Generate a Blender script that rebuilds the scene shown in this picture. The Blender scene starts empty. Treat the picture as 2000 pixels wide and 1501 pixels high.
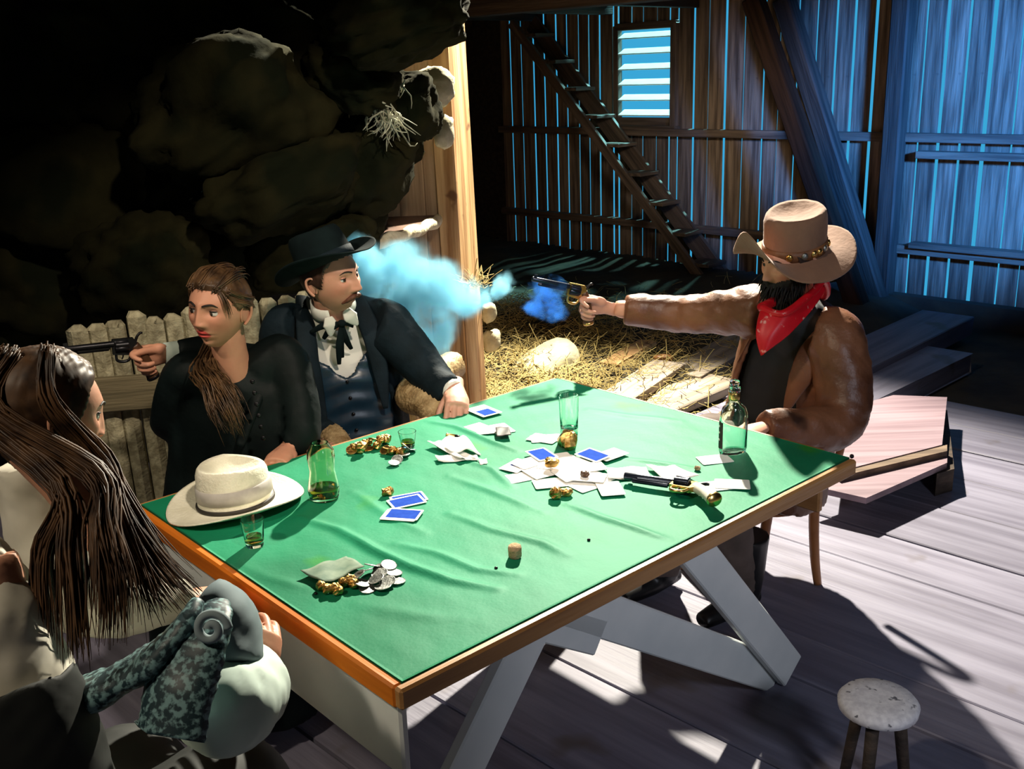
import bpy, bmesh, math, random
import numpy as np
from math import sin, cos, pi, radians, sqrt
from mathutils import Vector, Matrix

random.seed(7)
rng = np.random.default_rng(7)
SC = bpy.context.scene
COL = SC.collection

# ------------------------------------------------------------------ camera
CAM_H, PITCH, ROLL, FPX = 1.76, 17.0, -2.0, 2000.0
_p, _a = radians(PITCH), radians(ROLL)
_f = np.array([0, cos(_p), -sin(_p)]); _r = np.array([1., 0, 0]); _u = np.cross(_r, _f)
CR = _r * cos(_a) + _u * sin(_a); CU = -_r * sin(_a) + _u * cos(_a); CF = _f
CC = np.array([0, 0, CAM_H])
cd = bpy.data.cameras.new('camera'); cam = bpy.data.objects.new('camera', cd); COL.objects.link(cam)
cd.sensor_width = 36.0; cd.lens = 36.0 * FPX / 2000.0; cd.clip_end = 100; cd.clip_start = 0.05
cam.matrix_world = Matrix(((CR[0], CU[0], -CF[0], 0), (CR[1], CU[1], -CF[1], 0), (CR[2], CU[2], -CF[2], CAM_H), (0, 0, 0, 1)))
SC.camera = cam

def ray(x, y): return CF + CR * ((x - 1000.) / FPX) - CU * ((y - 750.5) / FPX)
def Z(x, y, z):            # where the line of sight of a photo point meets height z
    d = ray(x, y); return CC + d * ((z - CAM_H) / d[2])
def W(x, y, Y):            # ... and where it meets depth Y
    d = ray(x, y); return CC + d * (Y / d[1])

# ------------------------------------------------------------------ world and light
SC.view_settings.view_transform = 'Standard'; SC.view_settings.look = 'None'
SC.view_settings.gamma = 1.0; SC.view_settings.use_curve_mapping = False
SC.view_settings.exposure = 0.0
SC.cycles.volume_bounces = 2
wd = bpy.data.worlds.new('night'); SC.world = wd; wd.use_nodes = True
bg = wd.node_tree.nodes['Background']
bg.inputs[0].default_value = (0.05, 0.45, 0.80, 1); bg.inputs[1].default_value = 0.85

def spot(name, loc, target, power, color, angle, blend=0.3, size=0.1):
    ld = bpy.data.lights.new(name, 'SPOT'); o = bpy.data.objects.new(name, ld); COL.objects.link(o)
    ld.energy = power; ld.color = color; ld.spot_size = radians(angle); ld.spot_blend = blend; ld.shadow_soft_size = size
    o.location = loc
    o.rotation_euler = (Vector(target) - Vector(loc)).to_track_quat('-Z', 'Y').to_euler()
    return o
spot('key_lamp', (0.70, 6.0, 3.45), (0.0, 3.5, 0.6), 3000, (1.0, 0.93, 0.76), 90, 0.5, 0.06)
spot('front_lamp', (-2.3, 0.2, 4.0), (-0.1, 2.7, 0.7), 250, (1.0, 0.86, 0.66), 42, 0.5, 0.12)
spot('side_lamp', (1.1, 0.2, 4.0), (-0.52, 3.15, 1.0), 480, (1.0, 0.84, 0.68), 33, 0.5, 0.1)
spot('fill_lamp', (1.65, -0.5, 2.2), (0.85, 2.8, 0.5), 130, (0.78, 0.85, 1.0), 50, 0.8, 0.25)
spot('blue_lamp', (3.5, 2.9, 2.0), (3.35, 7.0, 1.35), 5200, (0.05, 0.28, 1.0), 36, 0.8, 0.2)
spot('teal_lamp', (1.3, 5.1, 2.2), (1.75, 8.7, 1.35), 190, (0.95, 0.86, 0.72), 38, 0.9, 0.2)

# ------------------------------------------------------------------ mesh helpers: every shape is (V, F)
def nrm(v):
    v = np.asarray(v, float); return v / max(np.linalg.norm(v), 1e-9)
def join(*gs):
    Vs, Fs, n = [], [], 0
    for V, F in gs:
        V = np.asarray(V, float); Vs.append(V); Fs += [tuple(i + n for i in f) for f in F]; n += len(V)
    return np.concatenate(Vs), Fs
def xf(g, R=None, t=(0, 0, 0)):
    V = np.asarray(g[0], float)
    if R is not None: V = V @ np.asarray(R).T
    return V + np.asarray(t), g[1]
def frame(f, up=(0, 0, 1)):      # columns: right, forward, up
    f = nrm(f); x = nrm(np.cross(f, up)); z = np.cross(x, f)
    return np.stack([x, f, z], 1)
def rotz(a): return np.array([[cos(a), -sin(a), 0], [sin(a), cos(a), 0], [0, 0, 1]])
def rotx(a): return np.array([[1, 0, 0], [0, cos(a), -sin(a)], [0, sin(a), cos(a)]])
def roty(a): return np.array([[cos(a), 0, sin(a)], [0, 1, 0], [-sin(a), 0, cos(a)]])
def box(sx, sy, sz, c=(0, 0, 0), bev=0.0):
    x, y, z = sx / 2, sy / 2, sz / 2; b = min(bev, x * .9, y * .9, z * .9)
    if b <= 0:
        V = [(-x, -y, -z), (x, -y, -z), (x, y, -z), (-x, y, -z), (-x, -y, z), (x, -y, z), (x, y, z), (-x, y, z)]
        F = [(3, 2, 1, 0), (4, 5, 6, 7), (0, 1, 5, 4), (1, 2, 6, 5), (2, 3, 7, 6), (3, 0, 4, 7)]
        return np.array(V) + np.asarray(c), F
    rings = []
    for zz, d in ((-z, b), (-z + b, 0), (z - b, 0), (z, b)):
        rings.append([(-x + d + b * (d == 0), -y + d, zz), (x - d - b * (d == 0), -y + d, zz), (x - d, -y + d + b * (d == 0), zz), (x - d, y - d - b * (d == 0), zz),
                      (x - d - b * (d == 0), y - d, zz), (-x + d + b * (d == 0), y - d, zz), (-x + d, y - d - b * (d == 0), zz), (-x + d, -y + d + b * (d == 0), zz)])
    V, F = loft(rings)
    return V + np.asarray(c), F
def loft(rings, closed=True, caps=True):
    n = len(rings[0]); V = np.concatenate([np.asarray(r, float) for r in rings]); F = []
    for i in range(len(rings) - 1):
        for j in range(n if closed else n - 1):
            k = (j + 1) % n
            F.append((i * n + j, i * n + k, (i + 1) * n + k, (i + 1) * n + j))
    if caps and closed:
        F.append(tuple(range(n))[::-1]); m = (len(rings) - 1) * n; F.append(tuple(range(m, m + n)))
    return V, F
def spline(P, n):
    P = np.asarray(P, float); m = len(P)
    if m == 2: return P[0] + (P[1] - P[0]) * np.linspace(0, 1, n)[:, None]
    t = np.linspace(0, m - 1, n); out = []
    for s in t:
        i = min(int(s), m - 2); u = s - i
        p0, p1, p2, p3 = P[max(i - 1, 0)], P[i], P[i + 1], P[min(i + 2, m - 1)]
        out.append(.5 * ((2 * p1) + (-p0 + p2) * u + (2 * p0 - 5 * p1 + 4 * p2 - p3) * u * u + (-p0 + 3 * p1 - 3 * p2 + p3) * u ** 3))
    return np.array(out)
def tube(P, R, n=10, seg=None, flat=1.0, up=(0, 0, 1), caps=True):
    """tube along a spline; R radii per control point; flat squashes along the frame's second axis"""
    P = np.asarray(P, float); R = np.asarray(R if np.ndim(R) else [R] * len(P), float)
    if seg:
        Q = spline(P, seg); R = np.interp(np.linspace(0, len(P) - 1, seg), np.arange(len(P)), R); P = Q
    T = np.gradient(P, axis=0); T /= np.maximum(np.linalg.norm(T, axis=1), 1e-9)[:, None]
    a = np.cross(T[0], up)
    if np.linalg.norm(a) < 1e-3: a = np.cross(T[0], (1, 0, .2))
    a = nrm(a); rings = []
    ang = np.linspace(0, 2 * pi, n, endpoint=False)
    for p, t, r in zip(P, T, R):
        a = nrm(a - t * (a @ t)); b = np.cross(t, a)
        rings.append(p + r * (np.cos(ang)[:, None] * a + flat * np.sin(ang)[:, None] * b))
    return loft(rings, caps=caps)
def lathe(prof, n=24, closed_ends=True):
    ang = np.linspace(0, 2 * pi, n, endpoint=False)
    return loft([np.stack([r * np.cos(ang), r * np.sin(ang), np.full(n, z)], 1) for r, z in prof], caps=closed_ends)
def ellips(c, r, nu=16, nv=10, R=None):
    rings = []
    for i in range(nv + 1):
        e = -pi / 2 + pi * i / nv; k = max(cos(e), .02); ang = np.linspace(0, 2 * pi, nu, endpoint=False)
        rings.append(np.stack([r[0] * k * np.cos(ang), r[1] * k * np.sin(ang), np.full(nu, r[2] * sin(e))], 1))
    return xf(loft(rings), R, c)
def prism(poly, h, z0=0.0):
    n = len(poly); V = [(x, y, z0) for x, y in poly] + [(x, y, z0 + h) for x, y in poly]
    F = [tuple(range(n))[::-1], tuple(range(n, 2 * n))] + [(i, (i + 1) % n, n + (i + 1) % n, n + i) for i in range(n)]
    return np.array(V, float), F
_wd = rng.normal(size=(24, 3)); _wp = rng.uniform(0, 6.28, 24)
def wob(V, freq, seed=0):         # cheap smooth pseudo-noise in about -1..1
    V = np.asarray(V); s = np.zeros(len(V))
    for k in range(7):
        i = (k + seed * 5) % 24
        s += np.sin((V @ _wd[i]) * freq * (1 + .35 * k) + _wp[i] + seed) / (1 + .3 * k)
    return s / 3.2
def vnormals(V, F):
    N = np.zeros_like(V)
    tri = [(f[0], f[i], f[i + 1]) for f in F for i in range(1, len(f) - 1)]
    t = np.array(tri); n = np.cross(V[t[:, 1]] - V[t[:, 0]], V[t[:, 2]] - V[t[:, 0]])
    for k in range(3): np.add.at(N, t[:, k], n)
    return N / np.maximum(np.linalg.norm(N, axis=1), 1e-12)[:, None]
def ruffle(g, amp, freq, seed=0, stretch=(1, 1, 1)):
    V, F = g; V = np.asarray(V, float)
    return V + vnormals(V, F) * (amp * wob(V * np.asarray(stretch), freq, seed))[:, None], F
def remesh(gs, voxel, smooth=4, fac=.5):
    V, F = join(*gs)
    me = bpy.data.meshes.new('tmp'); me.from_pydata(V.tolist(), [], F); o = bpy.data.objects.new('tmp', me); COL.objects.link(o)
    m = o.modifiers.new('r', 'REMESH'); m.mode = 'VOXEL'; m.voxel_size = voxel; m.adaptivity = 0
    if smooth:
        s = o.modifiers.new('s', 'SMOOTH'); s.iterations = smooth; s.factor = fac
    dg = bpy.context.evaluated_depsgraph_get(); e = o.evaluated_get(dg); em = e.to_mesh()
    n = len(em.vertices); co = np.empty(n * 3); em.vertices.foreach_get('co', co)
    Fo = [tuple(p.vertices) for p in em.polygons]
    e.to_mesh_clear(); bpy.data.objects.remove(o); bpy.data.meshes.remove(me)
    return co.reshape(-1, 3), Fo

# ------------------------------------------------------------------ object helpers
def mesh(name, g, mats, smooth=True, fm=None, col=None, auto=None):
    V, F = g; me = bpy.data.meshes.new(name); me.from_pydata(np.asarray(V).tolist(), [], F)
    for m in (mats if isinstance(mats, (list, tuple)) else [mats]): me.materials.append(m)
    if fm is not None: me.polygons.foreach_set('material_index', fm)
    if smooth: me.polygons.foreach_set('use_smooth', [True] * len(me.polygons))
    if auto is not None:
        bm = bmesh.new(); bm.from_mesh(me)
        for e in bm.edges:
            if len(e.link_faces) == 2 and e.calc_face_angle(0) > radians(auto): e.smooth = False
        bm.to_mesh(me); bm.free()
    if col is not None:
        a = me.color_attributes.new('Col', 'FLOAT_COLOR', 'POINT'); a.data.foreach_set('color', np.concatenate([col, np.ones((len(col), 1))], 1).ravel())
    me.update()
    return me
def obj(name, me, parent=None, mw=None):
    o = bpy.data.objects.new(name, me); COL.objects.link(o)
    if mw is not None: o.matrix_world = mw
    if parent is not None: o.parent = parent
    return o
def tag(o, label=None, cat=None, group=None, kind=None):
    if label: o['label'] = label
    if cat: o['category'] = cat
    if group: o['group'] = group
    if kind: o['kind'] = kind
    return o
def thing(name, loc, label, cat, group=None, R=None):
    o = bpy.data.objects.new(name, None); COL.objects.link(o); o.empty_display_size = .05
    M = Matrix.Translation(Vector([float(x) for x in loc]))
    if R is not None: M = M @ Matrix(np.asarray(R).tolist()).to_4x4()
    o.matrix_world = M
    return tag(o, label, cat, group)
def wpart(name, g, mat, root, smooth=True, base=None, **k):     # a part whose shape is given in world coordinates
    b = np.zeros(3); q = root
    while q is not None: b = b + np.array(q.location); q = q.parent
    o = obj(name, mesh(name, (np.asarray(g[0]) - b, g[1]), mat, smooth, **k), root)
    return o
def wthing(name, g, mat, label, cat, group=None, smooth=True, **k):   # a thing that is one mesh, shape in world coordinates
    V = np.asarray(g[0]); c = np.array([V[:, 0].mean(), V[:, 1].mean(), V[:, 2].min()])
    o = obj(name, mesh(name, (V - c, g[1]), mat, smooth, **k)); o.location = c
    return tag(o, label, cat, group)
def lpart(name, g, mat, root, smooth=True, **k):                # shape in the root's own coordinates
    return obj(name, mesh(name, g, mat, smooth, **k), root)
def M4(R, t): return Matrix.Translation(Vector([float(x) for x in t])) @ Matrix(np.asarray(R).tolist()).to_4x4()
def board(name, p0, p1, width, thick, mat, parent=None, side=(0, 0, 1), bev=.004, wobble=.0, pl=None):
    """a plank from p0 to p1; 'side' points along its width; local x runs along the grain"""
    p0, p1 = np.asarray(p0, float), np.asarray(p1, float); x = nrm(p1 - p0); y = nrm(np.asarray(side) - x * (np.asarray(side) @ x)); z = np.cross(x, y)
    L = np.linalg.norm(p1 - p0); g = box(L, width, thick, bev=bev)
    if wobble:
        V = g[0].copy(); V[:, 1] += np.random.default_rng(int(abs(p0.sum()) * 1e4) % 99991).uniform(-wobble, wobble, len(V)); g = (V, g[1])
    o = obj(name, mesh(name, g, mat, False)); o.matrix_world = M4(np.stack([x, y, z], 1), (p0 + p1) / 2)
    if parent is not None:
        o.parent = parent; o.matrix_parent_inverse = Matrix.Translation(-parent.location)
    return o

# ------------------------------------------------------------------ materials
def mat(name, c1, c2=None, scale=6.0, rough=.6, metal=0.0, bump=0.0, bscale=None, stretch=(1, 1, 1), spec=.5, trans=0.0, ior=1.45, vcol=False,
        contrast=(.35, .65), detail=5.0, rand=0.0, sheen=0.0, coat=0.0, tint=None, emit=None, spots=None, sss=0.0):
    m = bpy.data.materials.new(name); m.use_nodes = True; nt = m.node_tree; N = nt.nodes; L = nt.links
    b = N['Principled BSDF']; b.inputs['Roughness'].default_value = rough; b.inputs['Metallic'].default_value = metal
    b.inputs['Specular IOR Level'].default_value = spec; b.inputs['Transmission Weight'].default_value = trans; b.inputs['IOR'].default_value = ior
    b.inputs['Sheen Weight'].default_value = sheen; b.inputs['Coat Weight'].default_value = coat
    if tint: b.inputs['Specular Tint'].default_value = (*tint, 1)
    if sss: b.inputs['Subsurface Weight'].default_value = sss; b.inputs['Subsurface Radius'].default_value = (.01, .004, .002)
    tc = N.new('ShaderNodeTexCoord'); mp = N.new('ShaderNodeMapping'); L.new(tc.outputs['Object'], mp.inputs[0])
    mp.inputs['Scale'].default_value = stretch
    src = mp.outputs[0]
    if rand:
        oi = N.new('ShaderNodeObjectInfo'); ad = N.new('ShaderNodeVectorMath'); ad.operation = 'ADD'; ml = N.new('ShaderNodeMath'); ml.operation = 'MULTIPLY'
        ml.inputs[1].default_value = 37.0; L.new(oi.outputs['Random'], ml.inputs[0]); L.new(src, ad.inputs[0]); L.new(ml.outputs[0], ad.inputs[1]); src = ad.outputs[0]
    c2 = c2 or c1
    nz = N.new('ShaderNodeTexNoise'); nz.inputs['Scale'].default_value = scale; nz.inputs['Detail'].default_value = detail; L.new(src, nz.inputs['Vector'])
    mr = N.new('ShaderNodeMapRange'); mr.inputs[1].default_value = contrast[0]; mr.inputs[2].default_value = contrast[1]; L.new(nz.outputs[0], mr.inputs[0])
    mx = N.new('ShaderNodeMix'); mx.data_type = 'RGBA'; mx.inputs[6].default_value = (*c1, 1); mx.inputs[7].default_value = (*c2, 1); L.new(mr.outputs[0], mx.inputs[0])
    out = mx.outputs[2]
    if spots:                      # (colour, scale, threshold): stains with a shape of their own
        n2 = N.new('ShaderNodeTexNoise'); n2.inputs['Scale'].default_value = spots[1]; n2.inputs['Detail'].default_value = 3; L.new(tc.outputs['Object'], n2.inputs['Vector'])
        r2 = N.new('ShaderNodeMapRange'); r2.inputs[1].default_value = spots[2]; r2.inputs[2].default_value = spots[2] + .08; L.new(n2.outputs[0], r2.inputs[0])
        m2 = N.new('ShaderNodeMix'); m2.data_type = 'RGBA'; L.new(r2.outputs[0], m2.inputs[0]); L.new(out, m2.inputs[6]); m2.inputs[7].default_value = (*spots[0], 1); out = m2.outputs[2]
    if rand:
        hv = N.new('ShaderNodeHueSaturation'); ma = N.new('ShaderNodeMapRange'); ma.inputs[3].default_value = 1 - rand; ma.inputs[4].default_value = 1 + rand
        L.new(oi.outputs['Random'], ma.inputs[0]); L.new(ma.outputs[0], hv.inputs['Value']); L.new(out, hv.inputs['Color']); out = hv.outputs[0]
    if vcol:
        at = N.new('ShaderNodeAttribute'); at.attribute_name = 'Col'; mm = N.new('ShaderNodeMix'); mm.data_type = 'RGBA'; mm.blend_type = 'MULTIPLY'; mm.inputs[0].default_value = 1
        L.new(at.outputs[0], mm.inputs[6]); L.new(out, mm.inputs[7]); out = mm.outputs[2]
    L.new(out, b.inputs['Base Color'])
    if bump:
        nb = N.new('ShaderNodeTexNoise'); nb.inputs['Scale'].default_value = bscale or scale * 3; nb.inputs['Detail'].default_value = 6; L.new(src, nb.inputs['Vector'])
        bp = N.new('ShaderNodeBump'); bp.inputs['Strength'].default_value = bump; bp.inputs['Distance'].default_value = .01; L.new(nb.outputs[0], bp.inputs['Height']); L.new(bp.outputs[0], b.inputs['Normal'])
    if emit: b.inputs['Emission Color'].default_value = (*emit[0], 1); b.inputs['Emission Strength'].default_value = emit[1]
    return m
GRAIN = (.6, 9, 9)
MT = {}
MT['barn'] = mat('barn_board', (.075, .05, .034), (.24, .17, .115), 3.2, .8, bump=.6, bscale=7, stretch=GRAIN, rand=.35, spots=((.02, .014, .01), 5, .68))
MT['dark_wood'] = mat('dark_wood', (.02, .014, .01), (.06, .04, .028), 3, .8, bump=.5, stretch=GRAIN, rand=.2)
MT['beam'] = mat('beam_wood', (.06, .04, .028), (.16, .11, .075), 3, .75, bump=.5, stretch=GRAIN, rand=.2)
MT['brace'] = mat('brace_wood', (.018, .009, .005), (.045, .022, .012), 3, .9, bump=.4, stretch=GRAIN, spec=.2)
MT['floor'] = mat('floor_plank', (.135, .125, .17), (.225, .215, .28), 2.2, .55, bump=.25, bscale=6, stretch=GRAIN, rand=.12, spots=((.12, .10, .10), 3, .66))
MT['pale'] = mat('pale_plank', (.16, .108, .128), (.25, .178, .205), 2.2, .6, bump=.25, bscale=6, stretch=GRAIN, rand=.1)
MT['loose'] = mat('loose_plank', (.20, .16, .12), (.40, .33, .26), 3, .7, bump=.4, stretch=GRAIN, rand=.15)
MT['post'] = mat('post_wood', (.30, .15, .055), (.62, .40, .19), 2.2, .65, bump=.5, bscale=5, stretch=GRAIN, rand=.1, spots=((.14, .06, .02), 7, .66))
MT['wallplank'] = mat('partition_wood', (.26, .15, .07), (.50, .34, .19), 2.2, .7, bump=.4, stretch=GRAIN, rand=.15)
MT['bark'] = mat('bark_rim', (.42, .36, .22), (.74, .68, .48), 14, .8, bump=.6)
MT['slab'] = mat('slab_top', (.06, .03, .02), (.16, .09, .06), 5, .5, bump=.2)
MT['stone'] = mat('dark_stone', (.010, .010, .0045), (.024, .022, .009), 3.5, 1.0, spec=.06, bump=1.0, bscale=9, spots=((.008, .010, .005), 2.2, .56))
MT['limestone'] = mat('pale_stone', (.26, .23, .14), (.50, .46, .32), 9, .9, bump=.9)
MT['hay'] = mat('hay', (.20, .145, .04), (.46, .36, .14), 3, .8)
MT['earth'] = mat('earth', (.022, .018, .011), (.065, .050, .026), 3, .95, bump=.8, bscale=14)
MT['dryhay'] = mat('dry_fibre', (.30, .30, .20), (.55, .56, .42), 20, .9)
MT['baize'] = mat('green_baize', (.004, .135, .058), (.014, .24, .12), 2.6, .60, bump=.06, bscale=120, spec=.32, tint=(.14, 1.0, .58), spots=((.02, .20, .03), 4.5, .66), contrast=(.3, .7))
MT['orange_edge'] = mat('orange_edge', (.55, .13, .008), (.68, .19, .015), 4, .45, bump=.1, stretch=GRAIN)
MT['brown_edge'] = mat('brown_edge', (.28, .12, .035), (.46, .23, .08), 3, .4, bump=.2, stretch=GRAIN)
MT['whiteboard'] = mat('white_paint', (.62, .66, .66), (.80, .82, .80), 3, .5, bump=.1)
MT['chairwood'] = mat('bentwood', (.26, .09, .03), (.42, .17, .06), 4, .3, bump=.1)
MT['wicker'] = mat('wicker', (.26, .17, .07), (.52, .38, .19), 30, .6, bump=.5)
MT['felt_black'] = mat('black_felt', (.004, .009, .010), (.006, .014, .015), 20, .9, spec=.15)
MT['felt_tan'] = mat('tan_felt', (.20, .098, .058), (.28, .15, .092), 5, .9, bump=.2, bscale=60, sheen=.2)
MT['straw_white'] = mat('white_straw', (.66, .64, .50), (.82, .80, .66), 12, .8, bump=.3, bscale=150)
MT['band_grey'] = mat('grey_ribbon', (.36, .34, .31), (.46, .44, .40), 30, .6)
MT['band_brown'] = mat('hat_band', (.13, .05, .02), (.24, .10, .04), 14, .5, bump=.3)
MT['suit'] = mat('black_suit', (.004, .010, .014), (.008, .018, .026), 12, .75, bump=.15, bscale=90, spec=.2)
MT['vest'] = mat('satin_vest', (.006, .022, .040), (.010, .035, .060), 12, .34, spec=.6)
MT['coat'] = mat('black_coat', (.003, .006, .006), (.005, .010, .010), 12, .6, bump=.1, bscale=60, spec=.18)
MT['shirt'] = mat('white_shirt', (.74, .74, .66), (.84, .84, .77), 8, .7)
MT['leather'] = mat('brown_leather', (.085, .030, .014), (.25, .105, .052), 4.5, .44, bump=.5, bscale=22, spots=((.04, .017, .01), 5, .6), spec=.6)
MT['black_shirt'] = mat('black_shirt', (.004, .007, .010), (.008, .012, .016), 10, .7)
MT['red'] = mat('red_silk', (.55, .004, .012), (.70, .01, .02), 10, .42, spots=((.82, .34, .30), 48, .64))
MT['trouser'] = mat('brown_trousers', (.09, .065, .055), (.15, .11, .095), 10, .85)
MT['boot'] = mat('black_boot', (.006, .006, .007), (.012, .012, .012), 10, .4)
MT['skin'] = mat('skin', (.92, .92, .92), (1, 1, 1), 30, .5, vcol=True, bump=.04, bscale=200, sss=.08)
MT['eye'] = mat('eye_white', (.62, .60, .56), None, 5, .2)
MT['iris'] = mat('iris', (.035, .025, .018), None, 5, .15)
MT['lash'] = mat('lashes', (.010, .007, .006), None, 5, .6)
MT['brown_hair'] = mat('brown_hair', (.035, .018, .008), (.14, .075, .032), 24, .42, spec=.6)
MT['long_hair'] = mat('long_brown_hair', (.022, .010, .005), (.10, .048, .020), 26, .5, spec=.3)
MT['dark_hair'] = mat('dark_hair', (.02, .009, .005), (.05, .022, .012), 24, .5)
MT['beard'] = mat('black_beard', (.005, .005, .005), (.012, .011, .010), 30, .8)
MT['moustache'] = mat('moustache', (.07, .022, .012), (.13, .045, .022), 60, .6)
MT['gold'] = mat('gold', (.24, .11, .02), (.80, .52, .17), 45, .36, metal=1.0, bump=.4, bscale=60)
MT['brass'] = mat('brass', (.62, .38, .10), (.80, .55, .20), 20, .28, metal=1.0)
MT['silver'] = mat('silver', (.20, .21, .20), (.46, .46, .43), 40, .45, metal=1.0, bump=.2)
MT['gunmetal'] = mat('blued_steel', (.012, .016, .030), (.025, .032, .055), 12, .28, metal=.7)
MT['darkmetal'] = mat('dark_steel', (.010, .010, .012), (.020, .020, .024), 12, .35, metal=.6)
MT['ivory'] = mat('ivory', (.70, .66, .55), (.82, .79, .70), 8, .35)
MT['walnut'] = mat('walnut', (.05, .022, .010), (.10, .045, .02), 10, .4)
MT['paper'] = mat('paper', (.80, .79, .74), (.88, .87, .83), 12, .85, spec=.2)
MT['cardblue'] = mat('card_blue', (.012, .055, .36), (.018, .070, .42), 60, .85, spec=.05)
MT['note'] = mat('banknote', (.10, .17, .12), (.22, .29, .21), 26, .8)
MT['glass'] = mat('clear_glass', (.94, .98, .96), None, 5, .02, trans=1.0, ior=1.45)
MT['bottleglass'] = mat('aqua_glass', (.90, .985, .955), None, 5, .03, trans=1.0, ior=1.45)
MT['greenglass'] = mat('green_glass', (.70, .80, .60), None, 5, .03, trans=1.0, ior=1.45)
MT['whiskey'] = mat('whiskey', (.75, .36, .06), None, 5, .02, trans=1.0, ior=1.36)
MT['label'] = mat('dark_label', (.012, .010, .008), (.030, .024, .018), 12, .6)
MT['cork'] = mat('cork', (.36, .23, .12), (.54, .38, .22), 60, .9, bump=.5)
MT['blouse'] = mat('cream_blouse', (.56, .52, .42), (.74, .70, .60), 7, .8)
MT['mint'] = mat('pale_mint_cloth', (.50, .62, .55), (.66, .78, .70), 7, .8)
MT['greyblue'] = mat('grey_blue_cloth', (.13, .18, .20), (.22, .28, .30), 9, .8)
MT['paisley'] = mat('patterned_scarf', (.012, .032, .040), (.17, .30, .31), 95, .5, contrast=(.47, .60), detail=3)
MT['darkvest'] = mat('dark_vest', (.006, .008, .007), (.012, .014, .012), 9, .7)
MT['stool'] = mat('stool_top', (.55, .54, .58), (.72, .71, .74), 70, .7, spots=((.12, .12, .14), 60, .64))
MT['slat'] = mat('louvre_slat', (.70, .78, .74), (.80, .86, .82), 8, .5)
MT['plaster'] = mat('dark_plaster', (.012, .012, .011), (.02, .02, .018), 6, .9)
MT['greyslab'] = mat('grey_slab_wood', (.26, .23, .14), (.50, .46, .30), 4, .8, bump=.5, stretch=(9, 9, .8), rand=.15)
MT['midboard'] = mat('shadow_band_wood', (.12, .10, .055), (.22, .18, .10), 4, .8, bump=.4, stretch=GRAIN)
# ================================================================== the setting
Wd = np.array([.701, -.713, 0]); Nd = np.array([.713, .701, 0]); P0 = np.array([.05, 10.4, 0])
UP = np.array([0, 0, 1.])
def PW(s, z, t=0.0): return P0 + Wd * s + Nd * t + UP * z
def PWpx(x, y, t=0.0):          # photo point on the plane parallel to the back wall, t metres behind it
    d = ray(x, y); k = ((P0 + Nd * t - CC) @ Nd) / (d @ Nd); return CC + d * k
def s_of(p): return (np.asarray(p) - P0) @ Wd
def struct(name, loc=(0, 0, 0)):
    o = bpy.data.objects.new(name, None); COL.objects.link(o); o.location = loc; o['kind'] = 'structure'; return o
def panel(name, s0, s1, z0, z1, t0, t1, m, parent=None):
    g = box(s1 - s0, t1 - t0, z1 - z0)
    V = P0 + np.outer(g[0][:, 0] + (s0 + s1) / 2, Wd) + np.outer(g[0][:, 1] + (t0 + t1) / 2, Nd) + np.outer(g[0][:, 2] + (z0 + z1) / 2, UP)
    o = obj(name, mesh(name, (V, g[1]), m, False), parent)
    if parent is None: o['kind'] = 'structure'
    return o

# floor: earth bed, and a plank floor over its nearer half
fl = struct('floor')
panel('earth_bed', -4, 9.5, -.12, -.06, -11, .4, MT['earth'], fl)
NB = 7.33                       # distance of the world origin from the back wall
seams = [-2.4, -1.95, -1.5, -1.1, -.7, -.3, .1, .5, .9, 1.3, 1.66, 2.06, 2.456, 2.671, 3.268, 3.55, 3.92, 4.28, 4.62, 4.95, 5.3]
for i in range(len(seams) - 1):
    a, b = seams[i] + .004, seams[i + 1] - .004
    s0, s1 = 1.2, 9.4
    if i > 12: s0 = 3.4 + .25 * ((i * 7) % 5)
    t = (a + b) / 2 - NB
    board('floor_plank', PW(s0, -.015 - .002 * (i % 3), t), PW(s1, -.015 - .002 * (i % 3), t), b - a, .03, MT['floor'], fl, side=Nd, bev=.004)

# back wall of upright boards with open gaps
wb = struct('wall_back')
panel('solid_boarding', -4.0, -.06, -.1, 4.4, 0, .05, MT['dark_wood'], wb)
panel('solid_boarding', 5.62, 9.5, -.1, 4.4, 0, .05, MT['dark_wood'], wb)
s = -.06; k = 0; rb = random.Random(3)
while s < 5.6:
    wdt = rb.uniform(.108, .148) if s < 2.2 else rb.uniform(.12, .17)
    gap = rb.choice([.013, .016, .019, .021]) if s < 1.3 else rb.choice([.003, .010, .015, .020, .024, .030, .006])
    e = min(s + wdt, 5.62)
    if s < 1.385 < e: e = 1.395
    elif 1.385 <= s < 2.03: e = min(e, 2.035)
    segs = [(-.08, 4.3)]
    if e > 1.40 and s < 2.03: segs = [(-.08, 1.24), (2.06, 4.3)]
    for z0, z1 in segs:
        board('wall_board', PW((s + e) / 2, z0, .0), PW((s + e) / 2 + rb.uniform(-.004, .004), z1, .0), e - s, .009, MT['barn'], wb, side=Wd, bev=.001, wobble=.0015)
    s = e + gap; k += 1
for z, h in ((1.215, .062), (.42, .062)):
    board('wall_rail', PW(-.06, z, -.045), PW(5.62, z, -.045), h, .075, MT['beam'], wb, side=UP)
panel('sill_mound', -3.9, 5.6, -.1, .10, -.16, -.06, MT['earth'], wb)
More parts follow.
